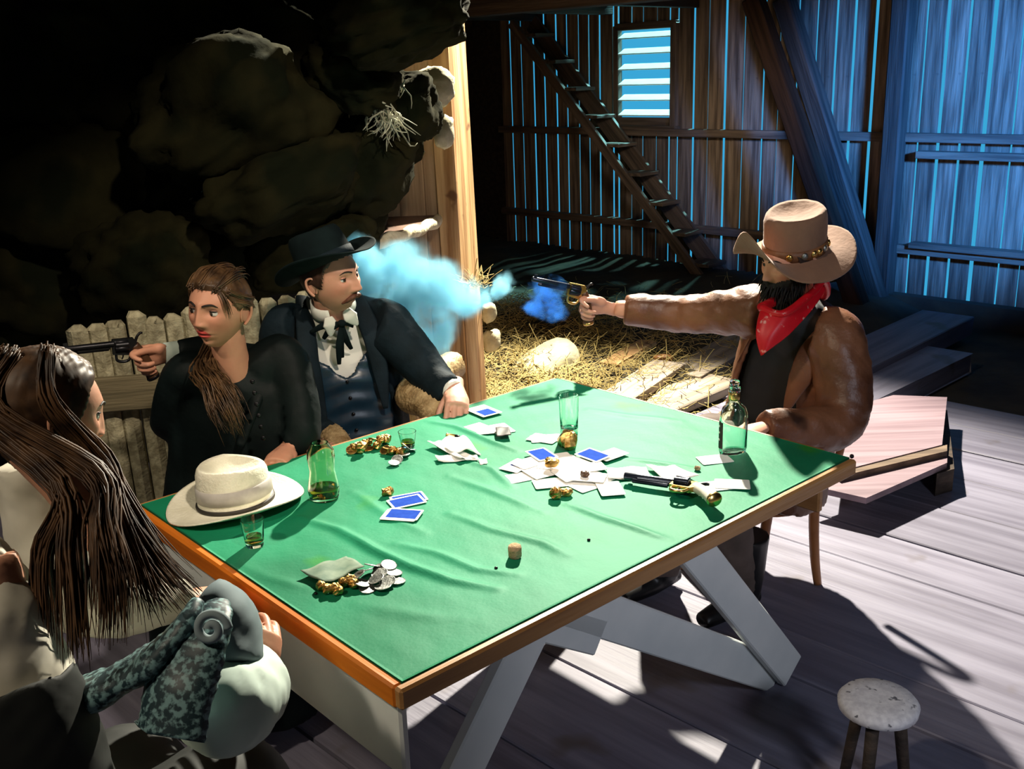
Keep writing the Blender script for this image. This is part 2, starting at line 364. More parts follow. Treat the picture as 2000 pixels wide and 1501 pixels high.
# louvred window
wn = struct('window_1', PW(1.71, 1.24, 0)); 
for s0 in (1.405, 2.02): board('window_frame', PW(s0, 1.2, -.02), PW(s0, 2.1, -.02), .06, .06, MT['beam'], wn, side=Wd)
board('window_frame', PW(1.40, 2.09, -.02), PW(2.04, 2.09, -.02), .06, .06, MT['beam'], wn, side=UP)
board('window_sill', PW(1.36, 1.255, -.03), PW(2.07, 1.255, -.03), .03, .10, MT['beam'], wn, side=UP)
board('apron_board', PW(1.43, 1.30, -.01), PW(2.00, 1.30, -.01), .075, .02, MT['beam'], wn, side=UP)
for i in range(6):
    z = 1.375 + i * .128
    board('louvre_slat', PW(1.43, z, .0), PW(1.99, z, .0), .105, .012, MT['slat'], wn, side=UP * .42 + Nd * .90, bev=.002)

# stair to the loft, braces and post against the back wall
st = thing('staircase', PWpx(1338, 500, -.4) * [1, 1, 0], 'open wooden staircase climbing steeply against the gapped board wall', 'stairs')
a, b = PWpx(1062, 130, -.40), PWpx(1336, 500, -.40); d = nrm(a - b)
a2, b2 = a + d * .55, b - d * (b[2] / d[2]) * 1.0
board('stringer', b2, a2, .085, .04, MT['beam'], st, side=np.cross(Nd, d))
off = Nd * .27
board('stringer', b2 + off, a2 + off, .16, .04, MT['beam'], st, side=np.cross(Nd, d))
for i in range(9):
    q = b2 + (a2 - b2) * ((i + .8) / 9.3); q = q + Wd * .06
    board('tread', q, q + Nd * .26, .24, .03, MT['beam'], st, side=Wd, bev=.004)
for j, (pa, pb, t, wdt) in enumerate([((1492, 60), (1690, 640), -.55, .135), ((1550, 60), (1736, 660), -.22, .14)]):
    a, b = PWpx(*pa, t), PWpx(*pb, t); d = nrm(a - b); b = b - d * (b[2] / d[2]); a = a + d * .25
    o = board('brace_beam', b, a, wdt, .13, MT['brace' if j == 0 else 'dark_wood'], None, side=np.cross(Nd, d), bev=.012)
    tag(o, ['dark brown diagonal brace beam directly behind the tan hat', 'blue-lit diagonal brace beam, the right one of the two'][j], 'beam', 'diagonal braces')
pb = PWpx(1722, 600, -.12); sp = s_of(pb)
o = board('wall_post', PW(sp, -.08, -.12), PW(sp, 4.2, -.12), .13, .13, MT['dark_wood'], None, side=Wd, bev=.012)
tag(o, 'rough dark upright barn post at the right of the board wall', 'post')
lw = struct('trim_1')
for z, h, m in ((1.10, .05, 'barn'), (.46, .04, 'beam')):
    board('ledge', PW(sp + .16, z, -.06), PW(sp + 1.5, z, -.06), h, .11, MT[m], lw, side=UP)

spot('slat_lamp', PW(1.72, 4.2, 2.6), PW(1.72, 1.6, 0), 4500, (0.35, 0.95, 1.0), 24, .3, .2)  # unseen spot added outside to brighten the louvre slats
# unseen loft deck added to darken the top, and the rest of the shell
lf = struct('ceiling')
for i in range(8): board('added_loft_board', PW(-4 + .0, 2.35, -.12 - .26 * i), PW(9.4, 2.35, -.12 - .26 * i), .255, .04, MT['dark_wood'], lf, side=Nd)
board('added_loft_beam', PW(-4, 2.25, -2.12), PW(9.4, 2.25, -2.12), .24, .16, MT['dark_wood'], lf, side=UP)
for sj in np.arange(-3.2, 9, .9): board('added_loft_joist', PW(sj, 2.27, 0), PW(sj, 2.27, -2.06), .14, .09, MT['dark_wood'], lf, side=UP)
panel('roof_lining', -4.1, 9.6, 4.4, 4.5, -12, .2, MT['plaster'], lf)
panel('wall_left', -4.2, -4.0, -.1, 4.45, -12, .1, MT['plaster'])
panel('wall_right', 9.5, 9.7, -.1, 4.45, -12, .1, MT['plaster'])
panel('wall_front', -4.1, 9.6, -.1, 4.45, -12, -11.8, MT['plaster'])

# ---------------------------------------------------------------- earth and hay between the table and the wall
def ground(x, y):
    e = np.exp(-((x + .1) ** 2 / 1.1 + (y - 6.7) ** 2 / 1.6))
    back = np.clip((y + x - 8.3) / 2.2, 0, 1)
    P = np.stack([x, y, 0 * x], -1).reshape(-1, 3)
    n = (wob(P, 3.1, 1) * .03 + wob(P, 9, 2) * .012).reshape(np.shape(x))
    edge = np.clip((y - 4.55) / .5, 0, 1) * np.clip((3.4 - x) / .8, 0, 1) * np.clip(((y - 4.4) - (x - .35) * .95) / .6, 0, 1)
    return (.06 + .20 * e + .16 * back + n) * edge - .055
xs, ys = np.meshgrid(np.linspace(-3.2, 3.6, 120), np.linspace(4.5, 11.6, 130), indexing='ij')
zs = ground(xs, ys); V = np.stack([xs, ys, zs], -1).reshape(-1, 3)
F = [(i * 130 + j, (i + 1) * 130 + j, (i + 1) * 130 + j + 1, i * 130 + j + 1) for i in range(119) for j in range(129)
     if ((V[i * 130 + j] - P0) @ Nd) < -.2]
em = obj('earth_mound', mesh('earth_mound', (V, F), MT['earth']), fl)

def straws(n, cx, cy, sx, sy, L, zoff=.0, r=.0022, seed=1, lift=.35, zf=ground):
    R = np.random.default_rng(seed); Vs, Fs = [], []; k = 0
    for i in range(n):
        x, y = cx + R.normal() * sx, cy + R.normal() * sy
        if ((np.array([x, y, 0]) - P0) @ Nd) > -.3: continue
        z = float(zf(np.array([x]), np.array([y]))[0]) + zoff + abs(R.normal()) * .015
        a = R.uniform(0, 6.28); l = L * R.uniform(.4, 1.3); dz = R.normal() * lift * l
        p = np.array([x, y, z]); d = np.array([cos(a) * l, sin(a) * l, abs(dz)]); mid = p + d * .5 + R.normal(size=3) * l * .08
        b = nrm(np.cross(d, (0, 0, 1))) * r; c = np.array([0, 0, r])
        for q in (p, mid, p + d): Vs += [q - b, q + c, q + b]
        for m in (0, 3):
            for (u, v) in ((0, 1), (1, 2), (2, 0)): Fs.append((k + m + u, k + m + v, k + m + 3 + v, k + m + 3 + u))
        k += 9
    return np.array(Vs), Fs
g = join(straws(2600, .05, 6.0, .45, .75, .13, seed=1), straws(900, -.05, 5.35, .28, .3, .11, seed=2), straws(1500, .8, 6.3, .5, .7, .13, seed=3), straws(900, .4, 5.2, .3, .25, .12, seed=5))
o = obj('scattered_hay', mesh('scattered_hay', g, MT['hay'], False)); tag(o, 'loose yellow hay strewn over the earth behind the table', 'hay', kind='stuff')

# loose planks and a flat stone lying there
def lying(name, pa, pb, width, thick, m, label, z=.03, cat='plank', group=None):
    a, b = Z(*pa, z), Z(*pb, z); o = board(name, a, b, width, thick, m, None, side=np.cross(UP, b - a), bev=.006, wobble=.01); tag(o, label, cat, group); return o
lying('loose_plank', (1178, 800), (1305, 712), .20, .05, MT['loose'], 'grey loose plank with a broken red-brown end beside the hay', .075)
lying('loose_plank', (1235, 812), (1410, 742), .30, .05, MT['loose'], 'wide grey loose plank lying nearest the table, left of the brown jacket', .02)
lying('loose_plank', (1190, 712), (1265, 668), .12, .03, MT['post'], 'short orange-brown board half buried in the hay', .10)
lying('loose_plank', (1330, 735), (1460, 660), .26, .04, MT['loose'], 'dim grey plank running back towards the board wall', .04)
def rock(c, r, seed, amp=.16, nu=22, nv=14, fr=2.2, R=None):
    V, F = ellips((0, 0, 0), (1, 1, 1), nu, nv)
    V = np.sign(V) * np.abs(V) ** .82; n = 1 + amp * wob(V, fr, seed) + amp * .35 * wob(V, fr * 3.1, seed + 3) + amp * .30 * np.abs(wob(V, fr * 2.2, seed + 7)) + amp * .10 * wob(V, fr * 8, seed + 5)
    V = V * n[:, None] * np.asarray(r)
    if R is not None: V = V @ R.T
    return V + np.asarray(c), F
p = W(1065, 712, 5.75)
wthing('flat_stone', rock((p[0], p[1], .10), (.21, .16, .10), 4, R=rotz(.6) @ roty(-.35)), MT['limestone'], 'grey flat-sided rock lying in the hay at the far table corner', 'stone')
p = W(1295, 712, 5.9)
wthing('brown_chip', rock((p[0], p[1], .09), (.06, .03, .02), 6), MT['brown_edge'], 'small red-brown chip of wood on the loose grey plank', 'wood chip')
# two bars of heavy floor timber at the right, lit blue
for i, (pa, pb, w_, z, lab) in enumerate([((1610, 745), (1850, 628), .34, .10, 'blue-lit floor timber at the foot of the diagonal braces'), ((1610, 815), (1850, 700), .30, .06, 'blue-lit floor timber just behind the brown jacket')]):
    lying('floor_timber', pa, pb, w_, .12, MT['floor'], lab, z - .06 + .02, 'timber', 'heavy timbers on the floor at the right')
# low platform of pale boards behind the chair
pr = thing('low_platform', Z(1740, 900, 0), 'low platform of two pale pinkish boards with a brown lip behind the chair', 'platform')
def quad(pts, z0, h): 
    P = [Z(x, y, z0 + h)[:2] for x, y in pts]; return prism(P, h, z0)
wpart('board', quad([(1618, 925), (1840, 868), (1850, 775), (1745, 771), (1640, 800)], .125, .03), MT['pale'], pr, False)
wpart('board', quad([(1585, 948), (1692, 972), (1850, 903), (1850, 878), (1640, 932)], .10, .025), MT['pale'], pr, False)
wpart('lip', quad([(1640, 930), (1850, 880), (1850, 868), (1640, 916)], .10, .05), MT['beam'], pr, False)
for x in (1700, 1830): wpart('sleeper', quad([(x, 925), (x + 34, 915), (x + 20, 800), (x - 10, 805)], .0, .10), MT['dark_wood'], pr, False)

# ---------------------------------------------------------------- left side: post, partition, shelf, rocks, slab fence
YP = 5.0
pt, pbm = W(873, 100, YP + .08), W(915, 770, YP + .08); pbm = pbm + (pbm - pt) * (pbm[2] / (pt[2] - pbm[2]))
pt = pt + (pt - pbm) * .35
o = board('timber_post', pbm, pt, .11, .24, MT['post'], None, side=nrm((.94, -.34, 0)), bev=.008, wobble=.006)
tag(o, 'thick rough-hewn golden timber post at the end of the plank partition', 'post')
ws = struct('wall_partition', (0, 0, 0))
for i in range(9):
    x0 = 880 - 49 * i
    a, b = W(x0 - 24 + 22, 770, YP + .02), W(x0 - 24 - 22, 60, YP + .02)
    a[2] = 0
    board('partition_plank', a, b, .122, .03, MT['wallplank'], ws, side=(1, 0, 0), bev=.004, wobble=.003)
q = W(932, 720, 4.85)
o = board('short_stake', (q[0], q[1], 0), (q[0] - .01, q[1], W(932, 590, 4.85)[2]), .07, .07, MT['post'], None, side=(.9, -.4, 0), bev=.008)
tag(o, 'short orange-brown stake standing against the timber post', 'stake')
for i, (x, y, rx, rz, lab) in enumerate([(955, 610, .04, .05, 'small pale stone on the ground right of the short stake, upper one'), (960, 665, .045, .06, 'small pale stone on the ground right of the short stake, lower one')]):
    q = W(x, y, 5.3); g = rock(q, (rx, rx, rz), 8 + i, .2); wthing('pale_stone', g, MT['limestone'], lab, 'stone', 'pale stones by the stake')
g = straws(60, W(930, 540, 4.95)[0], 4.95, .03, .02, .10, seed=9, lift=.5, zf=lambda x, y: np.full(np.shape(x), W(930, 560, 4.95)[2]))
wthing('twig_tuft', g, MT['hay'], 'dry twiggy tuft sticking out behind the timber post', 'twigs', smooth=False)
# shelf slab with bark rim
sh = thing('wall_shelf', W(790, 470, 4.9), 'half-round dark wooden slab shelf with a pale bark rim on the partition', 'shelf')
zs_ = W(800, 430, 4.85)[2]
ang = np.linspace(0, 1, 18)
rim = [Z(*( (1 - t) ** 2 * np.array((876, 402)) + 2 * t * (1 - t) * np.array((850, 440)) + t * t * np.array((690, 474))), zs_)[:2] for t in ang]
back = [Z(705, 410, zs_)[:2], Z(790, 392, zs_)[:2]]
wpart('slab', prism(rim + back, .045, zs_ - .045), MT['slab'], sh, False)
wpart('bark_rim', tube([(*p, zs_ - .022 + .006 * sin(i * 2.1)) for i, p in enumerate(rim)], [.012] + [.028 + .004 * sin(i * 1.7) for i in range(16)] + [.02], 9, 50), MT['bark'], sh)
# rocks: the dark overhang
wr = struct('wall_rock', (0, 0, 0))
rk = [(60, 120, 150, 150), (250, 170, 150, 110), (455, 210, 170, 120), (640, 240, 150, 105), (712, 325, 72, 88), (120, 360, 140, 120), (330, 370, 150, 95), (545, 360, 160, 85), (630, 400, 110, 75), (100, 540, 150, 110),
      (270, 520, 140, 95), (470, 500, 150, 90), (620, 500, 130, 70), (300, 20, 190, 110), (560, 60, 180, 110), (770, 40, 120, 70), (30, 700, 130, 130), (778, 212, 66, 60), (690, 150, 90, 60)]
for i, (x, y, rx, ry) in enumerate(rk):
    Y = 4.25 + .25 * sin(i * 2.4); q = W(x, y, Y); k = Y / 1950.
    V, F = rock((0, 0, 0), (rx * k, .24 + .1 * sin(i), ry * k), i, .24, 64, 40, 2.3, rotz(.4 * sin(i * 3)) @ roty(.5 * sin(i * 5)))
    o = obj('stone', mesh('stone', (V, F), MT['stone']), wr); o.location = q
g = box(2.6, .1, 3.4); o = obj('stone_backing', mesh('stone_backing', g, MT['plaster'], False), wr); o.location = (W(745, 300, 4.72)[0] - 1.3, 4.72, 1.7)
for i, (x, y, rx, ry, lab) in enumerate([(848, 172, 38, 34, 'pale lumpy stone wedged against the top of the timber post'), (866, 258, 20, 30, 'small pale stone hanging beside the timber post below the lumpy one'), (822, 228, 34, 18, 'flat pale stone lit along its top edge on the dark rocks'), (797, 335, 8, 18, 'thin pale stone flake in front of the bare partition planks')]):
    Y = 4.72; k = Y / 1950.; g = rock(W(x, y, Y), (rx * k, .06, ry * k), 11 + i, .16, 26, 16, 2.6)
    wthing('pale_stone', g, MT['limestone'], lab, 'stone', 'pale stones at the top of the post')
def fibres(name, pts, Y, n, L, label, seed, down=True, m='dryhay'):
    R = np.random.default_rng(seed); gs = []
    for i in range(n):
        t = R.uniform(0, len(pts) - 1.001); a = int(t); x, y = np.array(pts[a]) * (1 - t + a) + np.array(pts[a + 1]) * (t - a)
        p = W(x + R.normal() * 9, y + R.normal() * 6, Y + R.normal() * .03); l = L * R.uniform(.4, 1.2)
        d = np.array([R.normal() * .5, R.normal() * .3, (-1 if down else 1) * R.uniform(.3, 1)]); d = nrm(d) * l
        gs.append(tube([p, p + d * .5 + R.normal(size=3) * l * .15, p + d], [.004, .003, .001], 4, 5))
    return wthing(name, join(*gs), MT[m], label, 'dry grass')
fibres('dry_grass_tuft', [(600, 205), (660, 180), (720, 160), (790, 160)], 4.1, 130, .10, 'mossy dry grass tuft at the top of the dark rocks', 3)
fibres('dry_grass_tuft', [(735, 190), (745, 215), (770, 230)], 4.0, 70, .11, 'pale drooping grass tuft left of the flat pale stone', 4)
fibres('dry_grass_tuft', [(395, 375), (450, 365), (495, 360)], 3.95, 70, .05, 'small grey grass tuft in the middle of the dark rocks', 5)
# slab fence behind the two seated people
wf = thing('slab_fence', (W(400, 800, 3.45)[0], 3.45, 0), 'low fence of rough pale split slabs behind the woman in black', 'fence')
rf = random.Random(5)
for i in range(13):
    x0 = 150 + i * 37; Y = 3.32 + .02 * i; top = 632 - 5.5 * i + rf.uniform(-9, 9)
    a, b = W(x0 + 40, 1000, Y), W(x0, top, Y); a = np.array([b[0] + .02, Y, 0])
    board('fence_slab', a, b, .066 + rf.uniform(-.008, .004), .05, MT['greyslab'], wf, side=(1, 0, 0), bev=.018, wobble=.006)
a, b = W(150, 775, 3.27), W(640, 735, 3.45)
board('shadow_band_board', a, b, .12, .025, MT['midboard'], wf, side=UP, bev=.004)  # darker board standing in for the band of shadow across the slabs
# ================================================================== table
TA = np.array([.154, 3.327, 0]); TU = np.array([.664, -.747, 0]); TV = np.array([-.747, -.664, 0]); LU, LV, TZ = 1.094, 1.456, .76
def T(u, v, z=0.0): return TA + TU * u + TV * v + UP * z
def tuv(px, py):
    p = Z(px, py, TZ) - TA; return p @ TU, p @ TV
tb = thing('card_table', T(LU / 2, LV / 2), 'large rectangular table with wrinkled green baize top and white trestle legs', 'table')
ridges = []          # wrinkles of the cloth, in table coordinates
for pts, h, wd_ in [([(585, 1012), (660, 1035), (730, 1075), (800, 1108), (880, 1135), (970, 1150)], .011, .013),
                    ([(775, 1062), (850, 1080), (930, 1112), (1010, 1122)], .006, .012),
                    ([(880, 1003), (960, 1035), (1060, 1060), (1110, 1085)], .006, .013),
                    ([(835, 822), (890, 833), (960, 862), (1010, 880)], .006, .011),
                    ([(900, 895), (960, 915), (1000, 950)], .005, .012),
                    ([(880, 930), (960, 960), (1060, 1000)], .005, .014),
                    ([(1110, 985), (1180, 1012), (1250, 1035), (1310, 1055)], .006, .011),
                    ([(1215, 895), (1290, 905), (1360, 915)], .005, .010),
                    ([(1150, 800), (1250, 815), (1330, 822)], .004, .014),
                    ([(690, 960), (760, 1010), (830, 1040)], .004, .014),
                    ([(430, 1085), (520, 1130), (600, 1150)], .004, .016),
                    ([(700, 1180), (800, 1200), (900, 1210)], .003, .02)]:
    ridges.append((np.array([tuv(*q) for q in pts]), h, wd_))
nu_, nv_ = 190, 250
uu, vv = np.meshgrid(np.linspace(0, LU, nu_), np.linspace(0, LV, nv_), indexing='ij'); Q = np.stack([uu.ravel(), vv.ravel()], 1)
hz = np.zeros(len(Q))
for P, h, wd_ in ridges:
    best = np.full(len(Q), 9.); tt = np.zeros(len(Q))
    for i in range(len(P) - 1):
        d = P[i + 1] - P[i]; t = np.clip(((Q - P[i]) @ d) / (d @ d), 0, 1); e = np.linalg.norm(Q - P[i] - t[:, None] * d, axis=1)
        m = e < best; best[m] = e[m]; tt[m] = (i + t[m]) / (len(P) - 1)
    hz += h * np.exp(-(best / wd_) ** 2) * np.sin(np.pi * np.clip(tt, .04, .96)) ** .5
edge = np.clip(np.minimum.reduce([uu.ravel(), LU - uu.ravel(), vv.ravel(), LV - vv.ravel()]) / .05, 0, 1)
P3 = np.stack([Q[:, 0], Q[:, 1], 0 * hz], 1)
hz = (hz + .0012 * wob(P3, 14, 3) + .0006 * wob(P3, 40, 5)) * edge
def cloth_h(px, py):
    u, v = tuv(px, py); i = int(round(np.clip(u / LU, 0, 1) * (nu_ - 1))); j = int(round(np.clip(v / LV, 0, 1) * (nv_ - 1))); return hz[i * nv_ + j]
V = TA + np.outer(Q[:, 0], TU) + np.outer(Q[:, 1], TV) + np.outer(TZ + hz, UP)
F = [(i * nv_ + j, i * nv_ + j + 1, (i + 1) * nv_ + j + 1, (i + 1) * nv_ + j) for i in range(nu_ - 1) for j in range(nv_ - 1)]
# turn the cloth's rim down over the board's edge
rim = [i * nv_ for i in range(nu_)] + [(nu_ - 1) * nv_ + j for j in range(1, nv_)] + [i * nv_ + nv_ - 1 for i in range(nu_ - 2, -1, -1)] + [j for j in range(nv_ - 2, 0, -1)]
n0 = len(V); V = np.concatenate([V, V[rim] - UP * .006]); m = len(rim)
F += [(rim[i], n0 + i, n0 + (i + 1) % m, rim[(i + 1) % m]) for i in range(m)]
cb = wpart('baize_top', (V, F), MT['baize'], tb); tag(cb, 'wrinkled green baize cloth')
def tboard(name, u0, v0, u1, v1, z, width, thick, m, side=UP): return board(name, T(u0, v0, z), T(u1, v1, z), width, thick, m, tb, side=side, bev=.005)
tboard('table_board', 0, LV / 2, LU, LV / 2, TZ - .020, LV - .01, .026, MT['brown_edge'], side=TV)
tboard('apron', LU + .008, -.006, LU + .008, LV + .018, TZ - .024, .042, .022, MT['brown_edge'])
tboard('apron', -.008, -.006, -.008, LV + .018, TZ - .094, .182, .022, MT['brown_edge'])  # far apron, out of view, deepened to block light passing under the table
tboard('apron', -.0, LV + .008, LU, LV + .008, TZ - .026, .046, .022, MT['orange_edge'])
tboard('apron', -.0, -.008, LU - .08, -.008, TZ - .094, .182, .022, MT['brown_edge'])  # this unseen far apron is deepened too, to shade the floor below
# white trestle boards
def trestle(u, name='leg'):
    b = lambda n, v0, z0, v1, z1, w_, th=.03, du=0: board(n, T(u + du, v0, z0), T(u + du, v1, z1), w_, th, MT['whiteboard'], tb, side=np.cross(TU, T(u, v1, z1) - T(u, v0, z0)), bev=.004)
    b('leg', -.03, .035, .53, .70, .105); b('brace', .00, .02, .86, .60, .11, .028, -.032)
    b('leg', LV + .02, .035, LV - .53, .70, .105); b('brace', 1.12, .70, .76, .47, .09, .028, -.032)
trestle(.93); trestle(.16)
for v in (.46, LV - .46): tboard('cross_bar', .14, v, .96, v, .685, .05, .05, MT['whiteboard'])
tboard('stretcher', .16, .70, .90, .70, .50, .05, .04, MT['brown_edge'])
tboard('end_panel', .02, LV - .012, LU - .02, LV - .012, TZ - .135, .165, .018, MT['whiteboard'])
wpart('corner_tack', ellips(T(LU + .005, -.002, TZ + .004), (.006, .006, .006), 10, 6), MT['darkmetal'], tb)

# ================================================================== cards, notes, papers
CARDV = {}
def card_mesh(kind, w_=.060, l_=.086):
    key = (kind, w_, l_)
    if key in CARDV: return CARDV[key]
    r = .004; pts = []
    for cx, cy, a0 in ((l_ / 2 - r, w_ / 2 - r, 0), (-l_ / 2 + r, w_ / 2 - r, 90), (-l_ / 2 + r, -w_ / 2 + r, 180), (l_ / 2 - r, -w_ / 2 + r, 270)):
        for a in (0, 45, 90): pts.append((cx + r * cos(radians(a0 + a)), cy + r * sin(radians(a0 + a))))
    V, F = prism(pts, .0010); fm = [0] * len(F)
    if kind != 'white':
        x0, x1, y0, y1 = {'back': (-.43, .43, -.40, .40), 'half': (-.10, .42, -.34, .30)}[kind]
        q = np.array([(x0 * l_, y0 * w_, .00115), (x1 * l_, y0 * w_, .00115), (x1 * l_, y1 * w_, .00115), (x0 * l_, y1 * w_, .00115)])
        n = len(V); V = np.concatenate([V, q]); F = F + [(n, n + 1, n + 2, n + 3)]; fm.append(1)
    me = mesh('playing_card', (V, F), [MT['paper'], MT['cardblue']], False, fm=fm); CARDV[key] = me
    return me
def card(px, py, dx, dy, label, kind='white', lay=0, group='playing cards scattered on the table', tilt=0, size=(.060, .086), name='playing_card', cat='playing card'):
    """centre and the direction of the long side, both read off the photo and laid on the cloth"""
    p = Z(px, py, TZ); q = Z(px + dx, py + dy, TZ); x = nrm(q - p); y = np.cross(UP, x)
    R = np.stack([x, y, UP], 1) @ rotx(tilt)
    z = TZ + max(cloth_h(px, py), cloth_h(px + 20, py), cloth_h(px - 20, py), 0.0) + .0012 + .0014 * lay + abs(sin(tilt)) * .03
    o = obj(name, card_mesh(kind, *size)); o.matrix_world = M4(R, (p[0], p[1], z)); tag(o, label, cat, group); return o
def scrap(name, px, label, m='paper', curl=.006, lay=0, cat='paper', group=None, seed=0, nx=10, ny=6, th=.0012):
    """a thin sheet with four photo corners, curling a little off the cloth"""
    P = [Z(x, y, TZ) for x, y in px]; top, bot = [], []
    for i in range(nx + 1):
        for j in range(ny + 1):
            a, b = i / nx, j / ny
            q = (P[0] * (1 - a) + P[1] * a) * (1 - b) + (P[3] * (1 - a) + P[2] * a) * b
            h = curl * (.5 + .5 * sin(3.3 * a + 1.7 * b + seed)) + curl * .35 * sin(9 * a + 5 * b + seed * 2)
            top.append(q + UP * (.003 + .0016 * lay + max(h, 0) + th)); bot.append(q + UP * (.003 + .0016 * lay + max(h, 0)))
    n = (nx + 1) * (ny + 1); f = lambda i, j: i * (ny + 1) + j
    F = [(f(i, j), f(i + 1, j), f(i + 1, j + 1), f(i, j + 1)) for i in range(nx) for j in range(ny)]
    F += [tuple(n + k for k in reversed(q)) for q in F[:]]
    per = [f(i, 0) for i in range(nx)] + [f(nx, j) for j in range(ny)] + [f(i, ny) for i in range(nx, 0, -1)] + [f(0, j) for j in range(ny, 0, -1)]
    F += [(per[i], n + per[i], n + per[(i + 1) % len(per)], per[(i + 1) % len(per)]) for i in range(len(per))]
    return wthing(name, (np.array(top + bot), F), MT[m], label, cat, group)
# near trio
card(798, 974, 66, -12, 'blue-backed card under the other in the near blue trio', 'back', 0)
card(794, 981, 66, -14, 'blue-backed card on top beside the gold nugget in the near trio', 'back', 1)
card(783, 1010, 60, 4, 'white card hidden beneath the nearest blue-backed card', 'white', 0)
card(788, 1008, 62, 4, 'nearest blue-backed card, squarely facing the cork', 'back', 1)
# by the seated man's hand
card(945, 806, 62, 26, 'wide white card with a blue panel nearest the suited man\'s hand', 'half', 3, size=(.072, .10))
card(938, 838, 50, 20, 'white card beneath the dark green scrap', 'white', 1)
card(958, 842, 60, -6, 'white card beside the dark green scrap, in front of the blue-panel card', 'white', 2)
card(978, 838, 30, 22, 'white card poking out right of the dark green scrap', 'white', 0)
scrap('green_scrap', [(968, 843), (994, 842), (999, 858), (970, 861)], 'small dark green scrap on the white cards', 'label', .003, 6, group=None, seed=2)
card(1062, 858, 62, 10, 'white card lying left of the tall empty tumbler, upper one', 'white', 1, group='pair of white cards by the tumbler')
card(1066, 857, 66, -4, 'white card lying left of the tall empty tumbler, lower one', 'white', 0, group='pair of white cards by the tumbler')
# central heap
HG = 'cards of the central heap'
card(1058, 894, 36, 24, 'blue-backed card at the top left of the central heap', 'back', 6, HG)
card(1010, 912, 40, -22, 'blue-backed card half covered at the left of the central heap', 'half', 2, HG)
card(1158, 896, 44, 16, 'light blue-backed card at the top right of the central heap', 'back', 6, HG, tilt=.05)
card(1192, 892, 40, -14, 'white card at the far right of the central heap beside the light blue card', 'white', 4, HG)
card(1192, 958, 18, 34, 'white card sticking out towards the revolver from the central heap', 'white', 3, HG)
for x, y, dx, dy, l, lab in [
        (1020, 932, 50, -10, 0, "white card at the heap's left tip under the half-covered blue card"),
        (1050, 925, 40, 24, 3, 'white card lying between the two left blue-backed cards'),
        (1085, 915, 60, 10, 4, 'white card under the pale gold nugget on the heap'),
        (1120, 905, 50, 20, 3, 'white card just below the gap between the blue-backed cards'),
        (1150, 918, 60, -8, 5, 'white card beneath the small dark brown nugget'),
        (1110, 932, 44, 30, 5, "white card in the heap's centre left of the brown nugget"),
        (1165, 935, 50, 18, 2, "white card at the heap's right, pointing to the paper strip"),
        (1075, 945, 60, -6, 1, "white card along the heap's near edge above the gold pair"),
        (1135, 948, 50, 24, 0, "white card at the heap's near edge right of the gold pair"),
        (1098, 898, 30, 30, 1, "white card at the heap's far edge below the large nugget"),
        (1035, 908, 50, -16, 4, 'white card peeping out left of the top-left blue card'),
        (1150, 938, 60, 4, 6, "topmost white card of the heap's right half"),
        ]:
    card(x, y, dx, dy, lab, 'white', l, HG)
# long strips to the right of the heap, two cards by the bottle
scrap('paper_strip', [(1185, 922), (1262, 915), (1270, 936), (1188, 942)], 'long white paper strip joining the central heap', 'paper', .006, 1, seed=1)
scrap('paper_strip', [(1262, 914), (1318, 916), (1366, 938), (1300, 943)], 'tapering white paper strip above the revolver', 'paper', .006, 2, seed=3)
card(1396, 898, 56, -6, 'white card lying against the foot of the bottle', 'white', 0, tilt=.0)
card(1402, 950, 56, -6, 'white card lying under its twin between revolver and bottle shadow', 'white', 0)
card(1430, 948, 60, 2, 'white card lying over its twin at the tip of the bottle shadow', 'white', 1)
# crumpled white papers behind the gold
scrap('crumpled_paper', [(848, 866), (905, 862), (940, 890), (880, 893)], 'crumpled white paper beside the cartridge', 'paper', .016, 0, seed=5, nx=16, ny=9)
scrap('crumpled_paper', [(835, 872), (870, 868), (930, 900), (900, 904)], 'long crumpled white paper strip with a pointed left end', 'paper', .010, 1, seed=7, nx=16, ny=5)
scrap('crumpled_paper', [(850, 896), (930, 890), (936, 902), (856, 905)], 'narrow torn white paper nearest the viewer of the crumpled group', 'paper', .008, 0, seed=8, nx=14, ny=4)
scrap('crumpled_paper', [(934, 900), (950, 899), (953, 909), (938, 910)], 'tiny round white paper bit right of the torn strip', 'paper', .004, 0, seed=9, nx=4, ny=4)

# ================================================================== nuggets, coins
def nugget(px, py, r, label, seed, group, m='gold', lay=0.0, fl=.7, name='gold_nugget', cat='gold nugget'):
    p = Z(px, py, TZ); V, F = rock((0, 0, 0), (r, r * .8, r * fl), seed, .28, 12, 8, 2.6, rotz(seed * 1.3))
    V = V + np.array([p[0], p[1], TZ + cloth_h(px, py) + lay - V[:, 2].min()]); return wthing(name, (V, F), MT[m], label, cat, group, smooth=False)
def coin(px, py, r, label, group, m='silver', lay=0.0, tilt=0.0, seed=0):
    p = Z(px, py, TZ); g = lathe([(r * .96, 0), (r, .0006), (r, .0016), (r * .95, .0022), (r * .88, .0018)], 20)
    V = g[0] @ (rotz(seed) @ rotx(tilt)).T; V = V + np.array([p[0], p[1], TZ + cloth_h(px, py) + lay + .0005 - V[:, 2].min()])
    return wthing('coin', (V, g[1]), MT[m], label, 'coin', group, smooth=False)
nugget(758, 967, .016, 'gold nugget touching the blue-backed cards of the near trio', 3, None, fl=.6)
nugget(1110, 878, .024, 'large gold nugget standing just in front of the tumbler', 5, None, fl=1.1)
nugget(1078, 920, .020, 'pale gold nugget lying on top of the central card heap', 7, None, lay=.010, fl=.6)
nugget(1142, 938, .011, 'small dark brown nugget on the white cards of the heap', 9, None, 'walnut', lay=.011, name='brown_nugget', cat='nugget')
nugget(1085, 973, .017, 'gold nugget in front of the central heap, left of the pair', 11, None, fl=.8)
